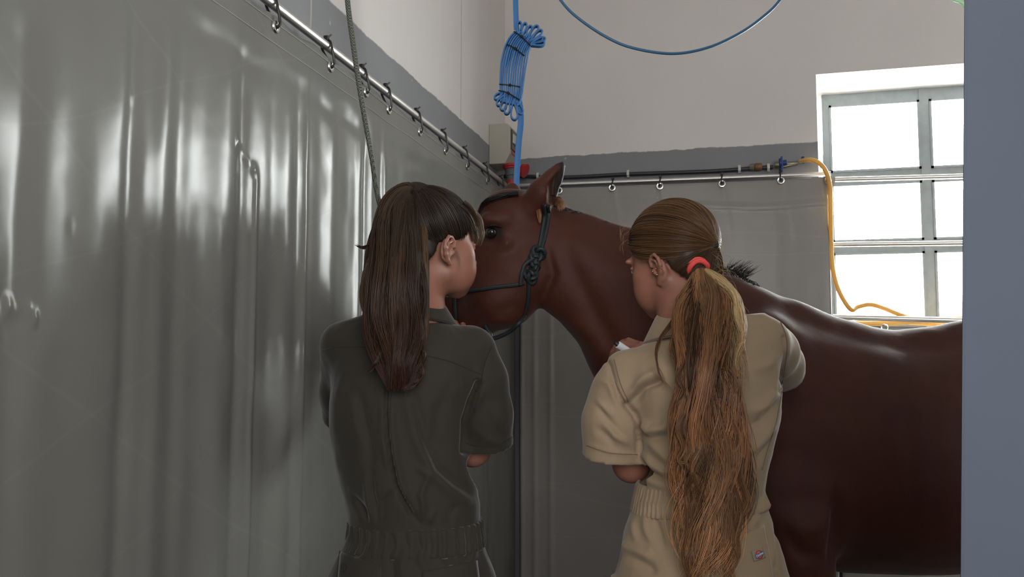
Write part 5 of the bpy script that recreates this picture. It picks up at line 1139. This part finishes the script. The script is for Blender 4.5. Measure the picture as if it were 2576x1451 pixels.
tcv = bpy.data.curves.new('lettering', 'FONT'); tcv.body = 'Dickies'; tcv.size = .0056; tcv.align_x = 'CENTER'; tcv.align_y = 'CENTER'; tcv.extrude = .00015; tcv.offset = .00012; tcv.materials.append(m_wt)
to_ = bpy.data.objects.new('lettering_curve', tcv); me_ = bpy.data.meshes.new_from_object(to_); bpy.data.objects.remove(to_); to = bpy.data.objects.new('lettering', me_); link(to, g2); q = LP(0, 0, .0013)
to.matrix_local = Matrix(((ux[0], uy[0], ln_[0], q[0]), (ux[1], uy[1], ln_[1], q[1]), (ux[2], uy[2], ln_[2], q[2]), (0, 0, 0, 1)))
# gold studs in the left ear
for (x, y, z, r) in ((-.0795, -.000, -.028, .0017), (-.0845, -.013, -.026, .0015), (-.082, -.010, -.038, .0022), (-.088, -.030, -.030, .0013)):
    p = h2(x, y, z) - P2; MB().lathe((0, 0, 0), tuple(-h2.r), [(r * -math.cos(a), r * math.sin(a) + 1e-5) for a in np.linspace(0, math.pi, 7)], 10).build('ear_stud', m_gold, g2).location = p
# hair
T2p = (-.0, -.108, -.004); T2 = h2(*T2p)
cap_hair(h2, 'hair', (.060, .038, .024), g2, P2, lambda fd: (fd.cap(h2(0, -.085, .0), h2(*T2p), .016, .011, k=.01)))
S = Strands(); BL = [(0, (.23, .125, .06)), (.5, (.18, .092, .043)), (1, (.26, .14, .068))]
scalp_strands(S, h2, T2p, 3600, BL, 100, lift=.005, vary=.35); scalp_strands(S, h2, T2p, 1500, [(0, (.10, .055, .03)), (1, (.09, .05, .027))], 99, lift=.004, cen=(0, -.034, -.030), rad=(.066, .070, .060), zr=(-.084, .02)); S.build('combed_hair', m_hair_b, g2, P2)
S = Strands(); tw = T2[1]; PB = [(0, (.36, .205, .095)), (.25, (.23, .115, .052)), (.55, (.24, .11, .048)), (.8, (.42, .22, .10)), (1, (.58, .34, .165))]
sp2 = [(1752, 662, tw + .002, 12, .010), (1758, 680, tw - .010, 13, .011), (1765, 700, tw - .028, 27, .02), (1773, 728, tw - .045, 48, .03), (1778, 768, tw - .065, 68, .034), (1778, 840, tw - .105, 78, .034), (1778, 920, 1.472, 76, .034), (1782, 1000, 1.464, 78, .032), (1790, 1080, 1.462, 86, .032), (1798, 1160, 1.464, 98, .030), (1798, 1240, 1.464, 96, .028), (1788, 1320, 1.460, 72, .026), (1780, 1400, 1.452, 48, .022), (1782, 1452, 1.448, 34, .016)]
sp2 = [(x - (6 if y > 1050 else 0), y, w, a * (.88 if y > 880 else 1), b) for x, y, w, a, b in sp2]
lock(S, sp2, 3000, PB, wave=.0145, clumps=52, seg=54, r=.0008, tend=(.66, 1.0), seed=101, ragged=.010, freq=2.7, vary=.55, jitter=.17)
DKB = [(0, (.10, .055, .03)), (.5, (.07, .032, .018)), (1, (.14, .06, .03))]
lock(S, [(x, y, w + .010, a * .92, b * .7) for x, y, w, a, b in sp2], 1500, DKB, wave=.008, clumps=30, seg=44, r=.0009, tend=(.55, .84), seed=102, ragged=.003, freq=3.)
BR = [(0, (.75, .56, .30)), (.5, (.78, .58, .31)), (1, (.5, .32, .16))]
lock(S, [(1764, 676, tw - .004, 8, .008), (1802, 708, tw - .04, 18, .02), (1838, 755, tw - .06, 20, .025), (1852, 825, tw - .10, 18, .02), (1852, 900, 1.465, 15, .015), (1860, 1000, 1.455, 14, .012)], 620, BR, wave=.004, clumps=16, seg=40, r=.0005, tend=(.35, 1), seed=103, ragged=.006)
g = np.random.default_rng(12)
for k in range(40):                                                    # separate wavy ends and fly-aways
    s0 = g.uniform(.35, .9); st = np.array(spline(sp2, 8)); i0 = int(s0 * (len(st) - 1)); x, y, w, a, b = st[i0]; q = g.choice([-1, 1]); ln = g.uniform(110, 230); s_ = g.choice([-1, 1]) * g.uniform(6, 15); x0 = x + q * a * g.uniform(.25, .9)
    P0 = [(x0, y, w - b * .6, 4, .004), (x0 + q * 5 + s_, y + ln * .3, w - b * .75, 8, .005), (x0 + q * 8 - s_ * .4, y + ln * .65, w - b * .75, 7, .005), (x0 + q * 4 + s_ * .9, y + ln * .9, w - b * .65, 4, .004), (x0 - q * 4 + s_ * .5, y + ln, w - b * .6, 1.5, .003)]
    P0 = [(a_, min(b_, 1470), c_, d_, e_) for a_, b_, c_, d_, e_ in P0]
    lock(S, P0, 36, [(0, (.20, .09, .04)), (.5, (.32, .16, .07)), (1, (.45, .26, .125))], wave=.003, clumps=4, freq=1.3, seg=20, r=.0006, tend=(.6, 1), seed=200 + k, ragged=.002)
lock(S, [(1700, 800, 1.56, 10, .01), (1662, 850, 1.525, 6, .006), (1650, 900, 1.505, 4, .004), (1665, 950, 1.497, 3, .003), (1690, 985, 1.495, 2, .003)], 26, PB, wave=.002, clumps=3, seg=26, r=.0006, seed=110, tend=(.7, 1))
lock(S, [(1715, 790, 1.55, 18, .01), (1700, 860, 1.505, 14, .006), (1710, 930, 1.485, 12, .006), (1722, 1010, 1.48, 8, .006)], 120, PB, wave=.004, clumps=8, seg=26, r=.0006, seed=111, tend=(.5, 1), ragged=.004)
S.build('ponytail', m_hair_b, g2, P2)
S = Strands(); FLY = [(0, (.4, .28, .15)), (1, (.55, .42, .26))]
for k in range(70):
    s0 = g.uniform(0, 1); x = 1790 + 75 * s0 + g.normal(0, 6); y = 600 + 260 * s0 + g.normal(0, 20); q = g.uniform(-.2, 1)
    lock(S, [(x - 18, y, tw - .01, 2, .004), (x + 5 + 12 * q, y + g.uniform(-30, 30), tw - .01, 3, .006), (x + 18 + 22 * q, y + g.uniform(-10, 60), tw - .01, 3, .006)], 2, FLY, wave=.0006, clumps=2, seg=14, r=.00014, seed=300 + k)
S.build('loose_hairs', m_hair_b, g2, P2); S = Strands()
for k in range(7):
    x = 1562 + g.uniform(0, 14); y = 560 + g.uniform(0, 50)
    lock(S, [(x + 10, y, h2(-.06, .05, .03)[1], 2, .004), (x - 4, y + 12, h2(-.06, .05, .03)[1], 2, .004), (x - 2, y + g.uniform(25, 50), h2(-.06, .05, .03)[1], 2, .004)], 2, FLY, wave=.001, clumps=2, seg=9, r=.00014, seed=400 + k)
S.build('loose_hairs', m_hair_b, g2, P2)
d2 = nrm(U(1772, 712, tw - .04) - U(1745, 660, tw + .01)); e1 = nrm(np.cross(d2, [0, 1., 0])); e2 = np.cross(d2, e1); c0 = U(1755, 674, tw - .010) - P2
b = MB()
for o_, rr in ((-.004, .0175), (.0035, .0185)): b.tube([Vector(c0 + d2 * (o_ + .0015 * math.sin(3 * a)) + rr * (e1 * math.cos(a) + e2 * math.sin(a))) for a in np.linspace(0, 2 * math.pi, 33)[:-1]], .0048, 8, closed=True)
b.build('hair_tie', mat('coral_elastic', (.85, .09, .08), .6), g2)

# ---------------------------------------------------------------- white marker in her hand
a, c = U(1553, 866, 1.87), U(1612, 905, 1.89); mk = empty('marker_pen', uw2w(a), YAW); dd = nrm(c - a)
tag(mk, 'white capped marker held by the woman in khaki against the horse neck', 'pen')
m_wp = mat('white_pen_plastic', (.70, .72, .76), .35)
MB().lathe((0, 0, 0), tuple(dd), [(0, .0065), (.0015, .0085), (.048, .0088), (.049, .0082), (.120, .0080), (.122, .006)], 20).build('barrel', m_wp, mk)
MB().lathe(tuple(-dd * .008), tuple(dd), [(0, .0035), (.006, .0045), (.0085, .0065)], 14).build('tip', m_black, mk)
